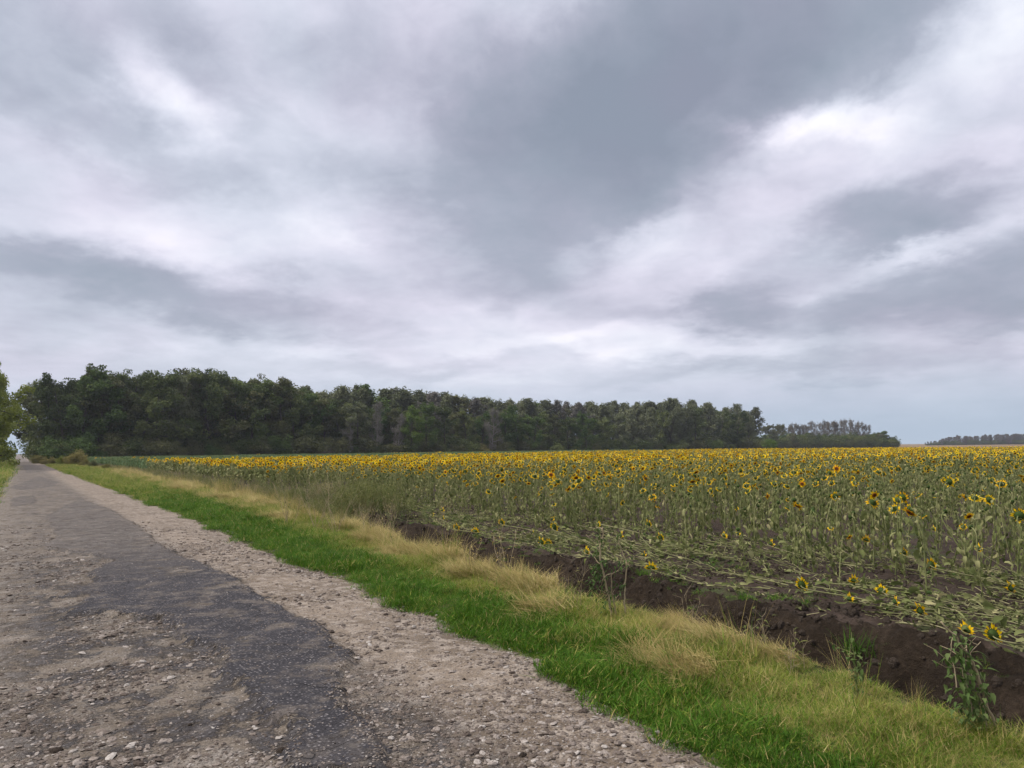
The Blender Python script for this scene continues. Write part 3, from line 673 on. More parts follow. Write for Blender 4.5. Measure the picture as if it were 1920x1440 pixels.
# poplars showing above the front trees
k = 0; u = 545.0
while u < 1412:
    (x, y), z = forest_px(u, rng.uniform(12, 34)); k += 1
    hgt = (base_v(x, y)-tab(u, BACK)+rng.normal(0, 2.2)-1)/FPX*z
    plant_tree('poplar', x, y, hgt, rng.uniform(1.1, 1.55), [M_POPLAR, M_POPLAR, M_GREENF, M_OLIVE, M_GREY][rng.choice(5, p=[.45, .2, .1, .15, .1])],
               f'tall poplar, {ordw(k)} from the road among those topping the wood', 'poplars rising behind the wood front')
    u += rng.uniform(11, 16)
# undergrowth bushes along the foot of the wood
k = 0; u = 100.0
while u < 1425:
    (x, y), z = forest_px(u, -4+rng.uniform(-1.5, 1)); k += 1
    h = rng.uniform(3.2, 6.8)*(1.0 if u < 700 else .8)
    plant_tree('shrub', x, y, h, rng.uniform(.9, 1.3), [M_OAK, M_OLIVE, M_OAK, M_SHRUB, M_GREENF][rng.choice(5, p=[.42, .33, .12, .03, .1])],
               f'low bush, {ordw(k)} from the road along the foot of the wood', 'bushes at the foot of the wood')
    u += rng.uniform(17, 32)*1.1
x, y = ground_at(1445, 285); plant_tree('shrub', x, y, 5.0, .9, M_LIME, 'round lime green bush at the far corner of the wood')
# farther copse
k = 0
for u in np.arange(1432, 1672, 9.5):
    k += 1; x, y = ground_at(u+rng.uniform(-3, 3), 430+rng.uniform(-8, 8))
    plant_tree('broad', x, y, (836-tab(u, [(1430,806),(1480,808),(1520,806),(1600,812),(1640,808),(1660,803),(1672,812)])+rng.normal(0, 1.5))/FPX*430, 1.7, [M_OAK, M_GREENF, M_OAK, M_OLIVE][k % 4],
               f'dark leafy tree, {ordw(k)} from the wood in the far copse', 'dark trees of the far copse')
k = 0
for u in np.arange(1440, 1632, 6.2):
    k += 1; x, y = ground_at(u+rng.uniform(-1.5, 1.5), 455+rng.uniform(-6, 6))
    plant_tree('bare' if u > 1470 else 'broad', x, y, (836-tab(u, [(1440,789),(1480,787),(1515,786),(1530,781),(1600,779),(1625,788),(1632,797)])+rng.normal(0, 1.2))/FPX*455, .9, (M_GREY, M_BROWN)[k % 2] if u > 1470 else M_OLIVE,
               f'greyish thin tree, {ordw(k)} from the wood in the row above the far copse', 'pale row above the far copse')
# tree row on the horizon
k = 0; u = 1735.0
while u < 2080:
    k += 1; x, y = ground_at(u, 900+rng.uniform(-10, 10))
    top = tab(u, [(1735,829),(1760,824),(1776,819),(1800,817),(1860,815),(1920,813)])+rng.normal(0, 1)
    plant_tree('poplar', x, y, (833-tab(u, [(0, 0), (1920, 0)])-top)/FPX*900+1.2, 1.3, [M_BROWN, M_GREY][k % 2],
               f'pale slender tree, {ordw(k)} in the row on the horizon beyond the field', 'tree row on the horizon')
    u += rng.uniform(4, 6)
# roadside trees on the far side of the road
for k, (x, y, h, wd, mat) in enumerate([(-2.3,116,15.4,.86,M_YELLOW),(-3.6,127,16,.9,M_YELLOW),(-3.9,138,16,.85,M_YELLOW),(-4.6,150,16.5,.85,M_YELLOW),(-5.0,163,17,.8,M_GREENF),(-5.6,180,17,.75,M_GREENF),(-6.2,200,16,.7,M_OAK),(-6.6,222,15,.65,M_OAK)], 1):
    plant_tree('broad', x, y, h, wd, mat, f'{"yellow green" if mat is M_YELLOW else "dark"} roadside tree, {ordw(k)} along the far side of the road', 'roadside trees', v=k)
for k, (x, y, h) in enumerate([(-4.0,112,3.2),(-4.1,122,3.0),(-4.2,133,2.8),(-4.3,146,3.0),(-4.4,160,3.0),(-4.0,185,4.0),(-4.0,215,5.0)], 1):
    plant_tree('shrub', x, y, h, 1.1, M_YELLOW if k < 5 else M_OAK, f'{"yellow green" if k < 5 else "dark"} bush, {ordw(k)} below the roadside trees', 'bushes below the roadside trees')
# yellowing shrubs where the verge reaches the wood
for k, (u, v, dpt, h, mat) in enumerate([(70,858,150,3.2,M_SHRUB),(84,857,140,2.2,M_SHRUB),(100,858,132,2.4,M_SHRUB),(116,859,126,2.6,M_YELLOW),(133,859,122,2.8,M_SHRUB),(148,860,118,4.2,M_SHRUB),(160,863,105,1.8,M_SHRUB),(176,865,95,1.7,M_OLIVE),(200,868,84,1.5,M_SHRUB)], 1):
    x, y = ground_at(u, dpt)
    plant_tree('shrub', x, y, h*.62, 1.0, mat, f'yellowing shrub, {ordw(k)} nearest the road by the wood corner', 'yellowing shrubs by the wood corner')
# dense dark undergrowth that closes the foot of the wood
P_, S_ = [], []
for u in np.arange(84, 1424, 5.5):
    for back in (3, 8, 15):
        (x, y), z = forest_px(u+rng.uniform(-3, 3), back+rng.uniform(-2, 2)); P_.append((x, y, 0)); S_.append(rng.uniform(.9, 1.6))
for u in np.arange(1432, 1680, 3.5):
    for dpt in (424, 440, 462):
        x, y = ground_at(u, dpt); P_.append((x, y, 0)); S_.append(rng.uniform(1.3, 2.0)*(1 if u < 1650 else .8))
for u in np.arange(1738, 2000, 2.2):
    x, y = ground_at(u, 893); P_.append((x, y, 0)); S_.append(rng.uniform(.8, 1.5)*min(1, (u-1715)/60))
n = len(P_); UG = []
for w_, c_ in TREE['shrub']:
    c2 = c_.copy(); c2.materials[0] = M_OAK; UG.append(c2)
scatter('undergrowth', 'dense dark undergrowth closing the foot of the wood and copse', P_, np.stack([np.zeros(n), np.zeros(n), rng.random(n)*6.28], 1), S_, UG)
# fallen brushwood at the wood's edge
g = Geo()
for i in range(46):
    a = rng.normal(0, .9)+(math.pi if i % 2 else 0)
    limb(g, (rng.normal(0, .8), rng.normal(0, .6), rng.uniform(0, 1.2)), (math.cos(a), math.sin(a), rng.uniform(-.05, .55)), rng.uniform(2, 4.5), .07, .015, up=-.5, wig=.2, n=6, sides=4)
(x, y), z = forest_px(610, -8)
bp = obj('brushwood', g.mesh('brushwood', [mat_bark('brushwood_bark', (.10,.07,.06), (.2,.15,.13))]), loc=(x, y, .1))
bp.rotation_euler = (0, 0, YAW*-1); tag(bp, 'reddish brown heap of fallen branches at the foot of the wood', 'brushwood')

# ------------------------------------------------------------------ sunflowers
def leaf(g, base, az, L, Wd, e0, droop, roll=0.0, pet=.3, mat=0):
    d = np.array([math.cos(az), math.sin(az), 0.0]); sd_ = np.array([-d[1], d[0], 0.0]); up = np.array([0, 0, 1.0])
    ts = [0, pet, pet+.06, pet+.28, pet+.5, 1.0]; ws = [.05, .05, .75, 1.0, .62, 0]
    p = np.array(base, float); V = []; last = 0
    for t, w in zip(ts, ws):
        a = e0-droop*t; dirv = d*math.cos(a)+up*math.sin(a); p = p+dirv*L*(t-last); last = t
        nrm = -d*math.sin(a)+up*math.cos(a); s = sd_*math.cos(roll*t)+nrm*math.sin(roll*t)
        f = .35*w*Wd if t > pet else 0
        if w == 0: V.append(p)
        else: V += [p-s*w*Wd*.5+nrm*f*.5, p-nrm*f*.15, p+s*w*Wd*.5+nrm*f*.5]
    F = []
    for i in range(4): b = 3*i; F += [(b, b+1, b+4, b+3), (b+1, b+2, b+5, b+4)]
    F += [(12, 13, 15), (13, 14, 15)]
    g.add(V, F, mat, random.random())
def head(R3, c, sc=1.0, wilt=.3, worn=.1):
    """receptacle, petals and seed disc around centre c, facing along R3's z"""
    rc, pt, ds = Geo(), Geo(), Geo()
    tf = lambda V: (np.asarray(V)*sc) @ R3.T + c
    n = 16; V = [(0, 0, -.042)]; F = []
    for r, z in ((.022, -.036), (.042, -.022), (.052, .0)):
        for k in range(n): a = 2*math.pi*k/n; V.append((r*math.cos(a), r*math.sin(a), z))
    for k in range(n): F.append((0, 1+(k+1) % n, 1+k))
    for i in range(2):
        for k in range(n): F.append((1+i*n+k, 1+i*n+(k+1) % n, 1+(i+1)*n+(k+1) % n, 1+(i+1)*n+k))
    b = len(V)
    for k in range(n):
        a = 2*math.pi*(k+.5)/n; r = .062+.02*random.random(); V.append((r*math.cos(a), r*math.sin(a), -.018+.02*random.random()))
        F.append((1+2*n+k, 1+2*n+(k+1) % n, b+k))
    rc.add(tf(V), F, 0, .5)
    V, F = [], []
    for i, (r, z) in enumerate(((.001, .012), (.018, .014), (.038, .016), (.050, .006))):
        for k in range(n): a = 2*math.pi*k/n; V.append((r*math.cos(a), r*math.sin(a), z))
    for i in range(3):
        for k in range(n): F.append((i*n+k, i*n+(k+1) % n, (i+1)*n+(k+1) % n, (i+1)*n+k))
    ds.add(tf(V), F, 0, np.repeat([0, .33, .66, 1.0], n))
    m = 19; V, F, Rn = [], [], []
    for k in range(m): a = 2*math.pi*k/m; V.append((.047*math.cos(a), .047*math.sin(a), .004)); Rn.append(.2)
    for k in range(m):
        a = 2*math.pi*(k+.5)/m+random.gauss(0, .05); L = random.uniform(.043, .064); bend = random.gauss(.0, wilt)
        L *= random.uniform(.12, .45) if random.random() < worn else 1.0
        cr, sr = math.cos(a), math.sin(a); t = np.array([-sr, cr, 0])
        q = np.array([cr, sr, 0])*(.049+L*.5)+np.array([0, 0, .006+bend*.02]); e = np.array([cr, sr, 0])*(.049+L*math.cos(bend))+np.array([0, 0, .004+bend*L])
        i = len(V); V += [q-t*.0125, q+t*.0125, e]; rr = random.random(); Rn += [rr, rr, rr]
        F += [(k, i, i+1, (k+1) % m), (i, i+2, i+1)]
    pt.add(tf(V), F, 0, np.array(Rn))
    return rc, pt, ds
lying_ = False
def sunflower_parts(h=1.25, tilt=-.4, flower=True, lying=False, dry=.3, hs=1.0, nleaf=15):
    st, lv = Geo(), Geo()
    bx, by = random.gauss(0, .03), random.gauss(0, .03)
    pts = [np.array([bx*math.sin(3*t), by*math.sin(2.5*t), t*(h-.12)-(0.04 if t == 0 else 0)]) for t in np.linspace(0, 1, 7)]
    ang, p = 0.0, pts[-1].copy(); total = math.pi/2-tilt
    for i in range(5):
        ang += total/5; p = p+np.array([math.sin(ang-total/10), 0, math.cos(ang-total/10)])*.034; pts.append(p.copy())
    rad = (.78 if lying_ else 1.0)*np.concatenate([np.linspace(.0125, .0085, 7), np.linspace(.008, .0065, 5)])
    tube(st, pts, rad, 6, 0, random.random())
    for i in range(nleaf):
        t = .12+.85*(i+random.random()*.6)/nleaf; zz = t*(h-.12); a = i*2.4+random.gauss(0, .4)
        L = random.uniform(.14, .26)*(1.0-.35*abs(t-.55)); wl = random.random()
        leaf(lv, (bx*math.sin(3*t)+.012*math.cos(a), by*math.sin(2.5*t)+.012*math.sin(a), zz), a, L, L*random.uniform(.2, .5)*(1-.5*wl)*(.85 if lying_ else 1), random.uniform(.1, .9)-.6*wl, random.uniform(1.2, 3.4)+.8*wl, random.gauss(0, 1.3))
    for i in range(3):   # small leaves round the head
        leaf(lv, pts[-3]*1.0, random.random()*6.28, .09, .035, .3, 1.6, random.gauss(0, .6))
    parts = [st, lv]
    nrm = np.array([math.cos(tilt), 0, math.sin(tilt)])
    if flower:
        R3 = rot_to(nrm); rc, pt, ds = head(R3, pts[-1]+nrm*.036*hs, hs, random.choice([.25, .4, .7]), random.choice([.04, .08, .15, .4])); parts += [rc, pt, ds]
    else:  # a closed bud
        bd = Geo(); V = [pts[-1]]; n = 8
        R3 = rot_to(nrm)
        for r, z in ((.028, .004), (.036, .022), (.018, .042)):
            for k in range(n): a = 6.283*k/n; V.append(pts[-1]+R3 @ np.array([r*math.cos(a), r*math.sin(a), z]))
        F = [(0, 1+(k+1) % n, 1+k) for k in range(n)]
        for i in range(2): F += [(1+i*n+k, 1+i*n+(k+1) % n, 1+(i+1)*n+(k+1) % n, 1+(i+1)*n+k) for k in range(n)]
        F.append(tuple(17+k for k in range(n)))
        bd.add(V, F, 0, .4); parts.append(bd)
    return parts
def lie_down(parts, lift=.12, bend=.35):
    """turn a standing plant into one blown flat along +y, its top raised a little"""
    ka, kt, kb = random.gauss(0, .16), random.uniform(.35, .9), random.gauss(0, .45)   # a sideways bow and a kink
    for g in parts:
        for i, V in enumerate(g.v):
            t = np.clip(V[:, 2], -.1, 9); x, y = V[:, 0].copy(), V[:, 1].copy()
            ang = lift*1.0 - bend*.3 + bend*np.clip(t/1.3, 0, 1.2)**2*.5
            g.v[i] = np.stack([x+ka*t*t+kb*np.maximum(0, t-kt)*.8, t*np.cos(ang)+y*0-.0*t, .03+t*np.sin(ang)*.55+np.abs(y)*.9*(y > 0)+y*.35+x*.0+.02], 1)
    return parts
SLOT = ['stem', 'leaves', 'flower_head', 'petals', 'seed_disc']
def set_mats(parts, dry=False):
    return dict(zip(SLOT, [M_STEMDRY if dry else M_STEM, M_LEAF, M_BACK, M_PETAL, M_DISC]))
def build_set(parts, dry=False):
    mm = set_mats(parts, dry); nm = SLOT if len(parts) == 5 else ['stem', 'leaves', 'bud']
    return [(n, g.mesh(n, [mm.get(n, M_BACK)])) for n, g in zip(nm, parts)]
def merged(parts, dry=False):
    g = Geo(); mats = [M_STEMDRY if dry else M_STEM, M_LEAF, M_BACK, M_PETAL, M_DISC]
    idx = [0, 1, 2, 3, 4] if len(parts) == 5 else [0, 1, 2]
    for k, p in zip(idx, parts):
        off = 0
        V = np.concatenate(p.v); R = np.concatenate(p.r); g.add(V, p.f, k, R)
    return g.mesh('sunflower_plant', mats)
STAND, STAND_MERGED = [], []
for i in range(10):
    ps = sunflower_parts(random.uniform(1.1, 1.34), random.uniform(-1.05, .15), True, hs=random.uniform(.82, 1.14), nleaf=random.choice([20, 23, 26]))
    STAND.append(build_set(ps)); STAND_MERGED.append(merged(ps))
BUDS, BUDS_MERGED = [], []
for i in range(5):
    ps = sunflower_parts(random.uniform(.85, 1.2), random.uniform(-.8, .6), False, nleaf=random.choice([18, 22])); BUDS.append(build_set(ps)); BUDS_MERGED.append(merged(ps))
FLAT, FLATBUD = [], []; lying_ = True
for i in range(7): FLAT.append(build_set(lie_down(sunflower_parts(random.uniform(1.25, 1.6), random.uniform(-1.2, .6), True, hs=random.uniform(.8, .95), nleaf=20), random.uniform(.03, .22), random.uniform(.0, .4)), True))
for i in range(6): FLATBUD.append(build_set(lie_down(sunflower_parts(random.uniform(1.2, 1.6), random.uniform(-.9, .5), False, nleaf=22), random.uniform(.0, .12), random.uniform(-.1, .2)), True))
def place_plant(st, loc, rot, s, label, group):
    e = obj('sunflower', None, loc=loc); e.rotation_euler = rot; e.scale = (s, s, s)
    tag(e, label, 'sunflower', group); fh = None
    for n, me in st:
        o = obj(n, me, fh if n in ('petals', 'seed_disc') else e)
        if n == 'flower_head': fh = o
    return e

# blown-down plants along the bank, heads where the photo shows them
FH = [(1505,1090,.25),(1595,1085,.3),(1590,1122,.15),(1665,1130,.2),(1679,1117,.25),(1730,1152,.2),(1810,1190,.25),(1865,1205,.15),(1230,1074,.1),(1205,1040,.2),
      (1090,1030,.2),(1085,1050,.1),(1010,1025,.2),(982,1000,.2),(942,982,.3),(1032,1022,.1),(1030,970,.7),(1150,1000,.5),(1100,985,.5),(1235,1012,.35),(1815,1022,.65),(1040,990,.5),
      (900,1003,.1),(825,955,.6),(822,972,.3),(785,970,.3),(1900,1110,.3),(1740,995,.4),(1745,1060,.3),(1615,1010,.6),(1380,1000,.4),(1437,1025,.3),(1690,1045,.35),(1210,985,.4),(1350,1010,.5),(860,990,.2)]
fall_dir = math.atan2(.92, -.42)
k = 0
for (u, v, hh) in FH:
    p = px_ground(u, v, hh); k += 1; a = fall_dir+rng.normal(0, .22); st = FLAT[k % len(FLAT)]
    hv = np.concatenate([np.array([vv.co for vv in st[2][1].vertices])]).mean(0)   # head position in the plant's own frame
    s = rng.uniform(.9, 1.1); tiltx = math.atan2(max(0, hh-hv[2]*s), hv[1]*s)
    L = math.hypot(hv[1], 0)*s*math.cos(tiltx)
    x, y = p[0]-math.cos(a)*L, p[1]-math.sin(a)*L
    face = 'flower facing the road' if (k % len(FLAT)) % 2 else 'flower turned away'
    place_plant(st, (x, y, float(H(x, y))), (tiltx, 0, a-math.pi/2), s, f'blown-down sunflower with its head {ordw(k)} along the bare bank edge, stalk lying {"low" if tiltx < .15 else "propped"}', 'blown-down sunflowers along the ditch bank')
NFALL = k
for i in range(74):
    y = 2.0+22*rng.random()**1.3; x = float(b_bank(y))+rng.uniform(1.0, 3.8)
    if not in_view(np.array([x]), np.array([y]))[0]: continue
    k += 1; st = FLATBUD[i % 6]
    place_plant(st, (x, y, float(H(x, y))), (rng.uniform(0, .12), 0, fall_dir+rng.normal(0, .5)-math.pi/2), rng.uniform(.55, 1.1),
                f'flowerless blown-down stalk, {ordw(k-NFALL)} among those lying in front of the standing sunflowers', 'blown-down sunflowers along the ditch bank')
NFLAT = k
# standing crop
cand = []
xs = np.arange(9.7, 80, .72)
for xr in xs:
    ys = np.arange(-6, 75, .26); x = xr+rng.normal(0, .07, len(ys)); y = ys+rng.normal(0, .06, len(ys))
    cand.append(np.stack([x, y], 1))
cand = np.concatenate(cand); X, Y = cand[:, 0], cand[:, 1]
depth = X*CF[0]+Y*CF[1]
edge = X-b_bank(Y)
keep = in_view(X, Y, 0, 90) & (depth < 42) & (rng.random(len(X)) < sstep(edge, .9, 2.8)*.68) & (rng.random(len(X)) < .42+.6*sstep(fbm(X*.6, Y*.4, 81, 2), .3, .55))
X, Y, depth = X[keep], Y[keep], depth[keep]; o_ = np.argsort(depth); X, Y, depth = X[o_], Y[o_], depth[o_]
NP = len(X)
zone = fbm(X*.25, Y*.2, 82, 3)
rightness = sstep(X*CR[0]+Y*CR[1], .22*depth, .5*depth)
pf = np.clip(.50+1.3*(zone-.5)+.30*sstep(depth, 13, 22)*(1-.75*rightness)-.08*rightness, .10, .95)
pf = pf*(1-sstep(Y-.36*np.maximum(0, X-22), 76, 94))
flw = rng.random(NP) < pf
face = np.radians(-3)+rng.normal(0, 1.25, NP)
lean = np.abs(rng.normal(0, .12, NP))+.45*sstep(fbm(X*.4, Y*.3, 83, 2), .62, .75)*rng.random(NP)
lax = rng.normal(0, 1, (NP, 2)); sc = rng.uniform(.86, 1.1, NP)*np.where(rng.random(NP) < .28, rng.uniform(.6, .95, NP), 1)
Z = H(X, Y)
NIND = max(0, 300-NFLAT)
names = {}
for i in range(NIND):
    st = STAND[rng.integers(10)] if flw[i] else BUDS[rng.integers(5)]
    u = to_px(X[i], Y[i], 1.1)[0]
    toc = np.array([-X[i], -Y[i]]); toc /= np.linalg.norm(toc); c = toc @ np.array([math.cos(face[i]), math.sin(face[i])])
    view = ('showing its face' if c > .45 else 'showing its green back' if c < -.35 else 'turned side-on') if flw[i] else 'with a closed bud'
    names.setdefault((view, min(5, max(0, int(u//320))), min(2, int(i//(NIND/3)))), []).append((u, i, st))
TH = ['the far left part of the field', 'the left part of the field', 'the left of centre', 'the right of centre', 'the right part of the field', 'the far right of the field']
RK = ['the nearest rows', 'the rows just behind the nearest', 'the third band of rows']
for (view, th, rk), L in names.items():
    for j, (u, i, st) in enumerate(sorted(L, key=lambda q: q[0]), 1):
        place_plant(st, (X[i], Y[i], Z[i]), (lax[i][0]*lean[i], lax[i][1]*lean[i], face[i]), sc[i],
                    f'{ordw(j)} sunflower {view} in {RK[rk].replace("the third band of rows", "third rows").replace("the rows just behind the nearest", "second rows").replace("the nearest rows", "nearest rows")}, {TH[th]}', 'standing sunflowers nearest the road')
r = slice(NIND, NP); n = NP-NIND
idx = np.where(flw[r], rng.integers(0, 10, n), 10+rng.integers(0, 5, n))
scatter('sunflower_crop', 'rest of the sunflower field in bloom, too many plants to count', np.stack([X[r], Y[r], Z[r]], 1),
        np.stack([lax[r][:, 0]*lean[r], lax[r][:, 1]*lean[r], face[r]], 1), sc[r], STAND_MERGED+BUDS_MERGED, idx)
# far crop in patches of simpler plants
def far_plant(g, x, y, flower):
    h = random.uniform(1.02, 1.3); a = random.random()*3.14
    lx, ly = random.gauss(0, .08), random.gauss(0, .08); dx, dy = .011*math.cos(a), .011*math.sin(a)
    g.add([(x-dx, y-dy, 0), (x+dx, y+dy, 0), (x+lx+dx, y+ly+dy, h), (x+lx-dx, y+ly-dy, h)], [(0, 1, 2, 3)], 0)
    for i in range(9):
        t = .3+.65*random.random(); az = random.random()*6.28; L = random.uniform(.14, .24); w = L*.3; e = random.uniform(-.9, .5)
        d = np.array([math.cos(az)*math.cos(e), math.sin(az)*math.cos(e), math.sin(e)]); s = np.array([-math.sin(az), math.cos(az), random.gauss(0, .4)])*w
        p = np.array([x+lx*t, y+ly*t, h*t]); g.add([p, p+d*L*.6-s, p+d*L+np.array([0, 0, -.07]), p+d*L*.6+s], [(0, 1, 2, 3)], 1)
    if flower:
        f = math.radians(-3)+random.gauss(0, 1.25); tl = random.uniform(-.8, .1)
        R3 = rot_to((math.cos(f)*math.cos(tl), math.sin(f)*math.cos(tl), math.sin(tl))); c = np.array([x+lx, y+ly, h])+R3[:, 2]*.06
        n = 8; V = [R3 @ np.array([r*math.cos(6.283*k/n), r*math.sin(6.283*k/n), zz])+c for r, zz in ((.06, .0), (.118, .004)) for k in range(n)]
        g.add(V, [(k, (k+1) % n, n+(k+1) % n, n+k) for k in range(n)], 3, random.random())
        g.add([R3 @ np.array([.062*math.cos(6.283*k/n), .062*math.sin(6.283*k/n), .012])+c for k in range(n)], [tuple(range(n))], 4, .75)
        g.add([R3 @ np.array([.066*math.cos(6.283*k/n), .066*math.sin(6.283*k/n), -.012])+c for k in range(n)], [tuple(range(n))], 2, .5)
def far_patch(pfl):
    g = Geo()
    for r_ in range(3):
        for q in range(11): far_plant(g, (r_-1)*.72+random.gauss(0, .08), (q-5)*.27+random.gauss(0, .06), random.random() < pfl)
    return g.mesh('sunflower_patch', [M_STEM, M_LEAF, M_BACK, M_PETAL, M_DISC])
M_FRESH = leafy('fresh_crop_leaf', [(0, (.065,.11,.04)), (.5, (.11,.175,.07)), (1, (.17,.235,.11))], .25, .7)
PATCH = [far_patch(.40) for _ in range(5)]+[far_patch(.16) for _ in range(4)]+[far_patch(0.0) for _ in range(3)]
for p in PATCH[9:]: p.materials[1] = M_FRESH
gx, gy = np.meshgrid(np.arange(9.9, 150, 2.16), np.arange(-8, 182, 2.95)); gx = gx.ravel(); gy = gy.ravel()+rng.normal(0, .3, gx.size)
dd = gx*CF[0]+gy*CF[1]
keep = in_view(gx, gy, 1, 60) & (dd >= 41) & (gx-b_bank(gy) > 1.2); gx, gy, dd = gx[keep], gy[keep], dd[keep]; n = len(gx)
fl = fbm(gx*.05, gy*.04, 85, 3)+rng.normal(0, .06, n)
nofl = rng.random(n) < np.maximum(sstep(gy-.36*np.maximum(0, gx-22), 76, 94)*.985, 0)
fl = fl-.16*sstep(dd, 75, 50)*sstep(gx*CR[0]+gy*CR[1], .1*dd, .35*dd)
idx = np.where(nofl, 9+rng.integers(0, 3, n), np.where(fl > .47, rng.integers(0, 5, n), 5+rng.integers(0, 4, n)))
scatter('distant_sunflower_crop', 'distant sunflowers merging into one yellow and green sheet', np.stack([gx, gy, np.full(n, .03)], 1),
        np.stack([np.zeros(n), np.zeros(n), rng.normal(0, .06, n)], 1), np.stack([np.ones(n), np.ones(n), rng.uniform(.9, 1.1, n)], 1), PATCH, idx)

# ------------------------------------------------------------------ weeds between the verge and the crop
M_WEEDLEAF = leafmat('weed_leaf', (.05,.07,.015), (.11,.13,.03), (.20,.19,.06), .25)
M_WEEDGREEN = leafmat('weed_green_leaf', (.035,.07,.016), (.07,.12,.028), (.12,.16,.05), .25)
def weed(h=1.1, nst=5, leaves=160, spread=.3, mats=None, thick=.006):
    s, l = Geo(), Geo()
    for i in range(nst):
        a = random.random()*6.28
        pts, d = limb(s, (random.gauss(0, .05), random.gauss(0, .05), -.05), (math.cos(a)*spread, math.sin(a)*spread, 1), h*random.uniform(.6, 1.05), thick, thick*.3, up=.1, wig=.1, n=6, sides=4)
        for j in range(5):
            q = pts[random.randint(2, 6)]
            p2, d2 = limb(s, q, d+rng.normal(0, .6, 3), h*random.uniform(.15, .38), thick*.5, thick*.15, up=.3, wig=.2, n=3, sides=3)
            for _ in range(max(1, leaves//(nst*5))):
                e = p2[random.randint(0, 3)]+rng.normal(0, .03, 3); leaf(l, e, random.random()*6.28, random.uniform(.04, .10), random.uniform(.012, .03), random.uniform(-.3, .8), random.uniform(.3, 1.6), 0, .05)
    return s, l
def weed_mesh(s, l, m1, m2):
    g = Geo(); g.add(np.concatenate(s.v), s.f, 0, np.concatenate(s.r))
    if l.n: g.add(np.concatenate(l.v), l.f, 1, np.concatenate(l.r))
    return g.mesh('weed', [m1, m2])
WEEDS = [weed_mesh(*weed(1.15, 5, 200), M_STEM, M_WEEDLEAF) for _ in range(4)]+[weed_mesh(*weed(.8, 6, 200, .5), M_STEM, M_WEEDGREEN) for _ in range(3)]+[weed_mesh(*weed(1.1, 6, 40, .35), M_DRYSTEM, M_DRY) for _ in range(3)]
n = 5200; y = 13+100*rng.random(n)**1.7; x = b_edge(y)-.1+(b_bank(y)+1.9-b_edge(y))*rng.random(n)
kp = (rng.random(n) < sstep(y+1.0*(x-b_edge(y)), 18.5, 22)*sstep(x-b_bank(y), 1.3, .3)*(.25+.75*sstep(fbm(x*.8, y*.35, 91, 3), .3, .5))) & in_view(x, y, 0, 60)
x, y = x[kp], y[kp]; n = len(x)
scatter('weeds', 'thick olive green and tan weeds filling the overgrown part of the ditch', np.stack([x, y, H(x, y)], 1), np.stack([rng.normal(0, .1, n), rng.normal(0, .1, n), rng.random(n)*6.28], 1),
        rng.uniform(.36, .72, n)*(.75+.6*sstep(fbm(x*.5, y*.3, 92, 2), .42, .6)*sstep(y, 46, 36))*(1-.25*sstep(x-b_edge(y), .5, 0)), WEEDS, np.where(fbm(x*.6, y*.3, 93, 2)+rng.normal(0, .12, n) > .5, rng.integers(0, 4, n), np.where(rng.random(n) < .5, rng.integers(4, 7, n), rng.integers(7, 10, n))))

# dead weed stalks on the ditch lip, traced at their own distance
def stalk_thing(base, zg, lines, leaves, label, thick=.011, name='dead_weed', mat=M_DRYSTEM, lmat=M_WEEDGREEN):
    b = px_ground(*base, zg); dep = to_px(*b)[2]
    b[2] = float(H(b[0], b[1]))-.02
    s, l = Geo(), Geo()
    for ln, th in lines:
        pts = []; dz = rng.normal(0, .02)
        for i, (u, v) in enumerate(ln):
            pts.append(CR*((u-base[0])/FPX*dep)+np.array([0, 0, 1.0])*((base[1]-v)/FPX*dep)+np.array([CF[0], CF[1], 0])*dz*i)
        pts = np.array(pts); t = np.linspace(0, 1, len(pts)); tt = np.linspace(0, 1, len(pts)*3)
        pts = np.stack([np.interp(tt, t, pts[:, c]) for c in range(3)], 1); pts += rng.normal(0, .004, pts.shape)
        th = th*.85; tube(s, pts, np.linspace(th, th*.45, len(pts)), 5)
        for _ in range(3 if len(ln) > 3 else 1):   # side twigs and withered leaves
            q = pts[rng.integers(len(pts)//3, len(pts))]
            p2, _d = limb(s, q, (rng.normal(0, 1), rng.normal(0, 1), rng.uniform(-.2, 1)), rng.uniform(.08, .25), th*.5, th*.15, up=.2, wig=.25, n=4, sides=4)
            for e in p2[2:]: leaf(l, e, random.random()*6.28, random.uniform(.04, .09), random.uniform(.012, .03), random.uniform(-.9, .3), random.uniform(.4, 1.6), 0, .1)
    for (u, v, sp, n, L) in leaves:
        c = CR*((u-base[0])/FPX*dep)+np.array([0, 0, 1.0])*((base[1]-v)/FPX*dep)
        for _ in range(n):
            p = c+rng.normal(0, 1, 3)*np.array([sp*.6, sp*.6, sp])
            leaf(l, p, random.random()*6.28, L*random.uniform(.6, 1.3), L*.5*random.uniform(.5, 1.2), random.uniform(-1.2, .5), random.uniform(.2, 1.4), 0, .1)
    e = obj(name, None, loc=b); tag(e, label, 'weed')
    obj('stems', s.mesh('stems', [mat]), e)
    if l.n: obj('leaves', l.mesh('leaves', [lmat]), e)
    return e
z8 = lambda L: [(1000+a/5.14, 900+b/5.14) for a, b in L]
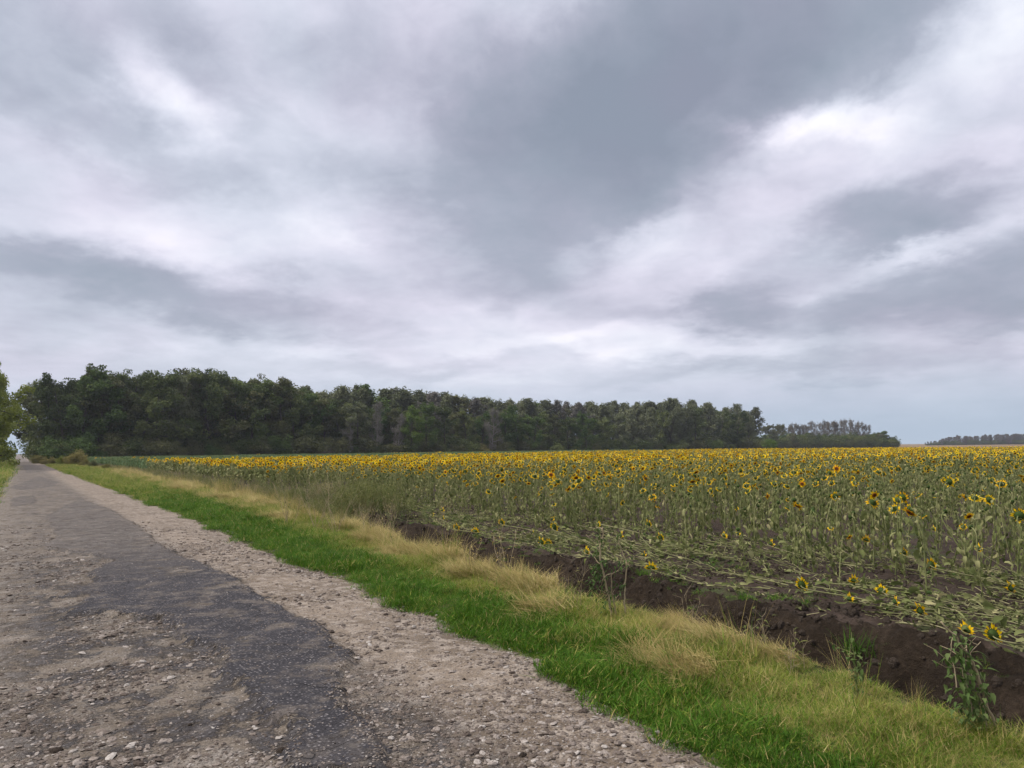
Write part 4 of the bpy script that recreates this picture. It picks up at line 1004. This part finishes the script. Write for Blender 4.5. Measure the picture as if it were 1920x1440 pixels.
stalk_thing((1160, 1156), .12, [(z8([(765,1305),(740,1160),(690,930),(665,800),(650,690),(655,600),(690,500),(680,430)]), .017), (z8([(805,1295),(785,1200),(765,1090),(755,1000),(760,890),(800,860),(840,850)]), .011),
    (z8([(895,1300),(885,1150),(890,1000),(915,830),(905,760),(870,660),(840,590)]), .012), (z8([(915,800),(940,765)]), .006), (z8([(915,815),(870,760),(800,690)]), .006), (z8([(785,1140),(830,1090)]), .006), (z8([(775,1120),(778,1035)]), .006),
    (z8([(665,690),(610,600),(520,510)]), .006), (z8([(690,930),(640,1020)]), .004), (z8([(655,600),(625,520)]), .004)],
    [(1122, 1062, .07, 70, .05), (1126, 1040, .09, 60, .05), (1115, 1085, .07, 40, .05), (1150, 1065, .10, 40, .045), (1142, 1120, .10, 60, .045), (1165, 1072, .12, 30, .05)], 'pale forked dead stalks with green creeper on the ditch lip, mid verge')
z6 = lambda L: [(1280+a/3, 960+b/3) for a, b in L]
stalk_thing((1873, 1368), .12, [(z6([(1780,1225),(1720,1060),(1690,960),(1670,860),(1640,800),(1600,740),(1560,680),(1480,600)]), .013), (z6([(1715,1180),(1700,1060),(1680,930),(1650,800),(1720,710)]), .007), (z6([(1560,970),(1550,830),(1560,700)]), .006), (z6([(1640,1150),(1620,1000),(1590,860)]), .006)],
    [(1815, 1250, .09, 60, .07), (1828, 1290, .10, 90, .07), (1820, 1330, .10, 70, .06), (1805, 1220, .07, 30, .06), (1838, 1345, .07, 30, .05)], 'bent dead stalk hung with dark green leaves at the near end of the ditch')
stalk_thing((1608, 1318), .1, [([(1608,1318),(1606,1260),(1602,1180)], .006), ([(1608,1270),(1616,1235)], .004)], [(1607, 1230, .06, 40, .05), (1612, 1265, .06, 40, .05)], 'slim green weed standing alone in the dark ditch', mat=M_STEM)
for i, (u, v, hpx, lab) in enumerate([(628,1000,130,'tall tan branching weed at the weedy end of the ditch'),(592,992,105,'tan branching weed beside the tallest one at the ditch end'),(545,985,95,'dry weed in front of the olive weeds'),(690,1005,80,'dry weed where the bare earth bank begins'),
        (880,1075,70,'brown bushy dead weed on the ditch lip'),(945,1085,95,'wide brown dead weed bush hanging over the ditch'),(1080,1145,110,'thin dead stalk left of the forked stalks'),(1290,1180,80,'wispy tan stalks right of the forked stalks'),(1430,1225,75,'tan grass stalks on the lip near the dark hollow'),(1490,1260,80,'tan seed stalks above the straw lip'),(740,1030,60,'small dry weed on the lip of the bare ditch')]):
    b = px_ground(u, v, .1); dep = to_px(*b)[2]; h = hpx/FPX*dep
    s, l = weed(h, 5 if i < 6 else 4, 50 if i < 6 else 0, .35 if i < 6 else .15, thick=.007 if i < 6 else .004)
    e = obj('dead_weed', None, loc=(b[0], b[1], float(H(b[0], b[1])))); tag(e, lab, 'weed', 'dead weeds along the ditch lip')
    obj('stems', s.mesh('stems', [M_DRYSTEM]), e)
    if l.n: obj('leaves', l.mesh('leaves', [M_DRY if i in (4, 5) else M_WEEDLEAF]), e)
# lone grass tufts on the bank
for (u, v, s, lab) in [(1612,1178,1.5,'bright green grass tuft on the bare bank among fallen sunflowers'),(1205,1075,.8,'small grey green weed clump beside the forked stalks'),(1400,1125,.8,'low green grass patch on the bank above the dark hollow'),(1060,1140,1.2,'bright green grass tuft on the verge near the ditch lip')]:
    b = px_ground(u, v, .0); g = tuft(110, .13, .12, .24, .006, .5, .9, (0,))
    o = obj('grass_tuft', g.mesh('leaves', [M_GREEN]), loc=(b[0], b[1], float(H(b[0], b[1])))); o.scale = (s, s, s); tag(o, lab, 'grass tuft', 'lone grass tufts')
# clods of dark earth on the road
def clod(seed, flat):
    r = np.random.default_rng(seed); g = Geo(); n, k = 12, 8; V, F = [], []
    for i in range(k):
        th = math.pi*i/(k-1)
        for j in range(n):
            a = 6.283*j/n; d = np.array([math.sin(th)*math.cos(a), math.sin(th)*math.sin(a), math.cos(th)])
            q = .5*(.75+.55*float(fbm(d[0]*2+seed, d[1]*2+d[2]*1.7, 95, 3))); V.append(d*q*np.array([1, .7, flat]))
    for i in range(k-1):
        for j in range(n): F.append((i*n+j, i*n+(j+1) % n, (i+1)*n+(j+1) % n, (i+1)*n+j))
    g.add(V, F); return g
M_CLOD = mat_soil('clod_earth', [(.03,.023,.016), (.065,.05,.037), (.125,.098,.072)], 1.0)
CL = [(177,1314,.045,'dark round clod, one of a pair on the worn gravel'),(191,1313,.045,'dark round clod touching its twin on the worn gravel'),(103,1410,.12,'flat dark clod on the gravel at the asphalt patch corner'),(528,1410,.12,'jagged dark clod at the lower edge of the asphalt'),
      (366,1233,.06,'small dark clod beside the asphalt tongue'),(190,1217,.06,'thin dark clod on the stony wheel track'),(284,1031,.10,'dark clod at the far edge of the asphalt'),(808,1275,.06,'dark clod on the gravel near the grass'),(1005,1310,.05,'small clod below the grass edge'),(356,1365,.05,'tiny dark clod on the middle of the road'),(690,1350,.07,'dark clod beside the broken asphalt rim'),(980,1420,.09,'flat clod on the pale gravel near the verge'),(620,1225,.08,'dark clod in the crack of the asphalt rim'),(870,1275,.05,'second small clod near the grass strip')]
for i, (u, v, s, lab) in enumerate(CL):
    b = px_ground(u, v, .03); o = obj('earth_clod', clod(i+3, .35 if s > .05 else .7).mesh('earth_clod', [M_CLOD]), loc=(b[0], b[1], float(H(b[0], b[1]))-s*.02)); o.scale = (s*.85,)*3
    o.rotation_euler = (0, 0, rng.random()*6.28); tag(o, lab, 'clod', 'earth clods on the road')

# crumbly clods of earth on the ditch sides and the field edge
CLM = [clod(40+k, .75).mesh('soil_crumb', [M_CLOD], smooth=False) for k in range(4)]
n = 30000; y = 1.2+24*rng.random(n)**1.5; x = b_edge(y)+.2+6.5*rng.random(n)**1.3
kp = in_view(x, y, 0, 60) & (rng.random(n) < .15+.85*sstep(fbm(x*1.6, y*1.3, 99, 3), .4, .62)); x, y = x[kp], y[kp]; n = len(x)
scatter('soil_crumbs', 'crumbs and clods of dark earth on the ditch sides', np.stack([x, y, H(x, y)], 1), rng.random((n, 3))*6.28, .012+.03*rng.random(n)+.10*rng.random(n)**5, CLM)

# withered leaves and broken stalk ends strewn between the fallen sunflowers
def litter_piece(k):
    g = Geo()
    if k < 4:
        for _ in range(5): leaf(g, rng.normal(0, .05, 3)*np.array([1, 1, .2])+np.array([0, 0, .02]), random.random()*6.28, random.uniform(.08, .17), random.uniform(.015, .045), random.uniform(.0, .7), random.uniform(.4, 2.0), random.gauss(0, 1))
        return g.mesh('litter', [M_LEAF])
    for _ in range(3):
        a = random.gauss(0, .7); p = np.array([random.gauss(0, .06), random.gauss(0, .06), .012]); L = random.uniform(.08, .26)
        tube(g, [p, p+np.array([math.cos(a), math.sin(a), .06])*L*.5, p+np.array([math.cos(a), math.sin(a), .02])*L], .0045, 4)
    return g.mesh('litter', [M_STEMDRY])
LIT = [litter_piece(k) for k in range(6)]
n = 6000; y = 1.5+26*rng.random(n)**1.4; x = b_bank(y)+.15+5.2*rng.random(n)
kp = in_view(x, y, 0, 60) & (rng.random(n) < .25+.75*sstep(fbm(x*.9, y*.7, 97, 3), .38, .6)); x, y = x[kp], y[kp]; n = len(x)
scatter('plant_litter', 'withered leaves and broken stalk bits strewn on the field edge', np.stack([x, y, H(x, y)], 1), np.stack([rng.normal(0, .15, n), rng.normal(0, .15, n), fall_dir+rng.normal(0, .8, n)], 1), rng.uniform(.6, 1.25, n), LIT)

# ------------------------------------------------------------------ haze
def haze_box():
    g = Geo(); x0, x1, y0, y1, z0, z1 = -60, 1250, -60, 1250, -2.5, 45
    g.add([(x, y, z) for z in (z0, z1) for x, y in ((x0, y0), (x1, y0), (x1, y1), (x0, y1))], [(3, 2, 1, 0), (4, 5, 6, 7), (0, 1, 5, 4), (1, 2, 6, 5), (2, 3, 7, 6), (3, 0, 4, 7)])
    m = bpy.data.materials.new('haze'); m.use_nodes = True; t = NT(m.node_tree); t.n.clear(); out = t.node('ShaderNodeOutputMaterial')
    v = t.node('ShaderNodeVolumePrincipled'); v.inputs['Color'].default_value = (.86, .9, 1, 1); v.inputs['Density'].default_value = .00016; v.inputs['Anisotropy'].default_value = .2
    t.l.new(v.outputs[0], out.inputs['Volume'])
    tag(obj('haze', g.mesh('haze', [m], smooth=False)), 'faint pale haze in the air over the field', None, None, 'stuff')
haze_box()
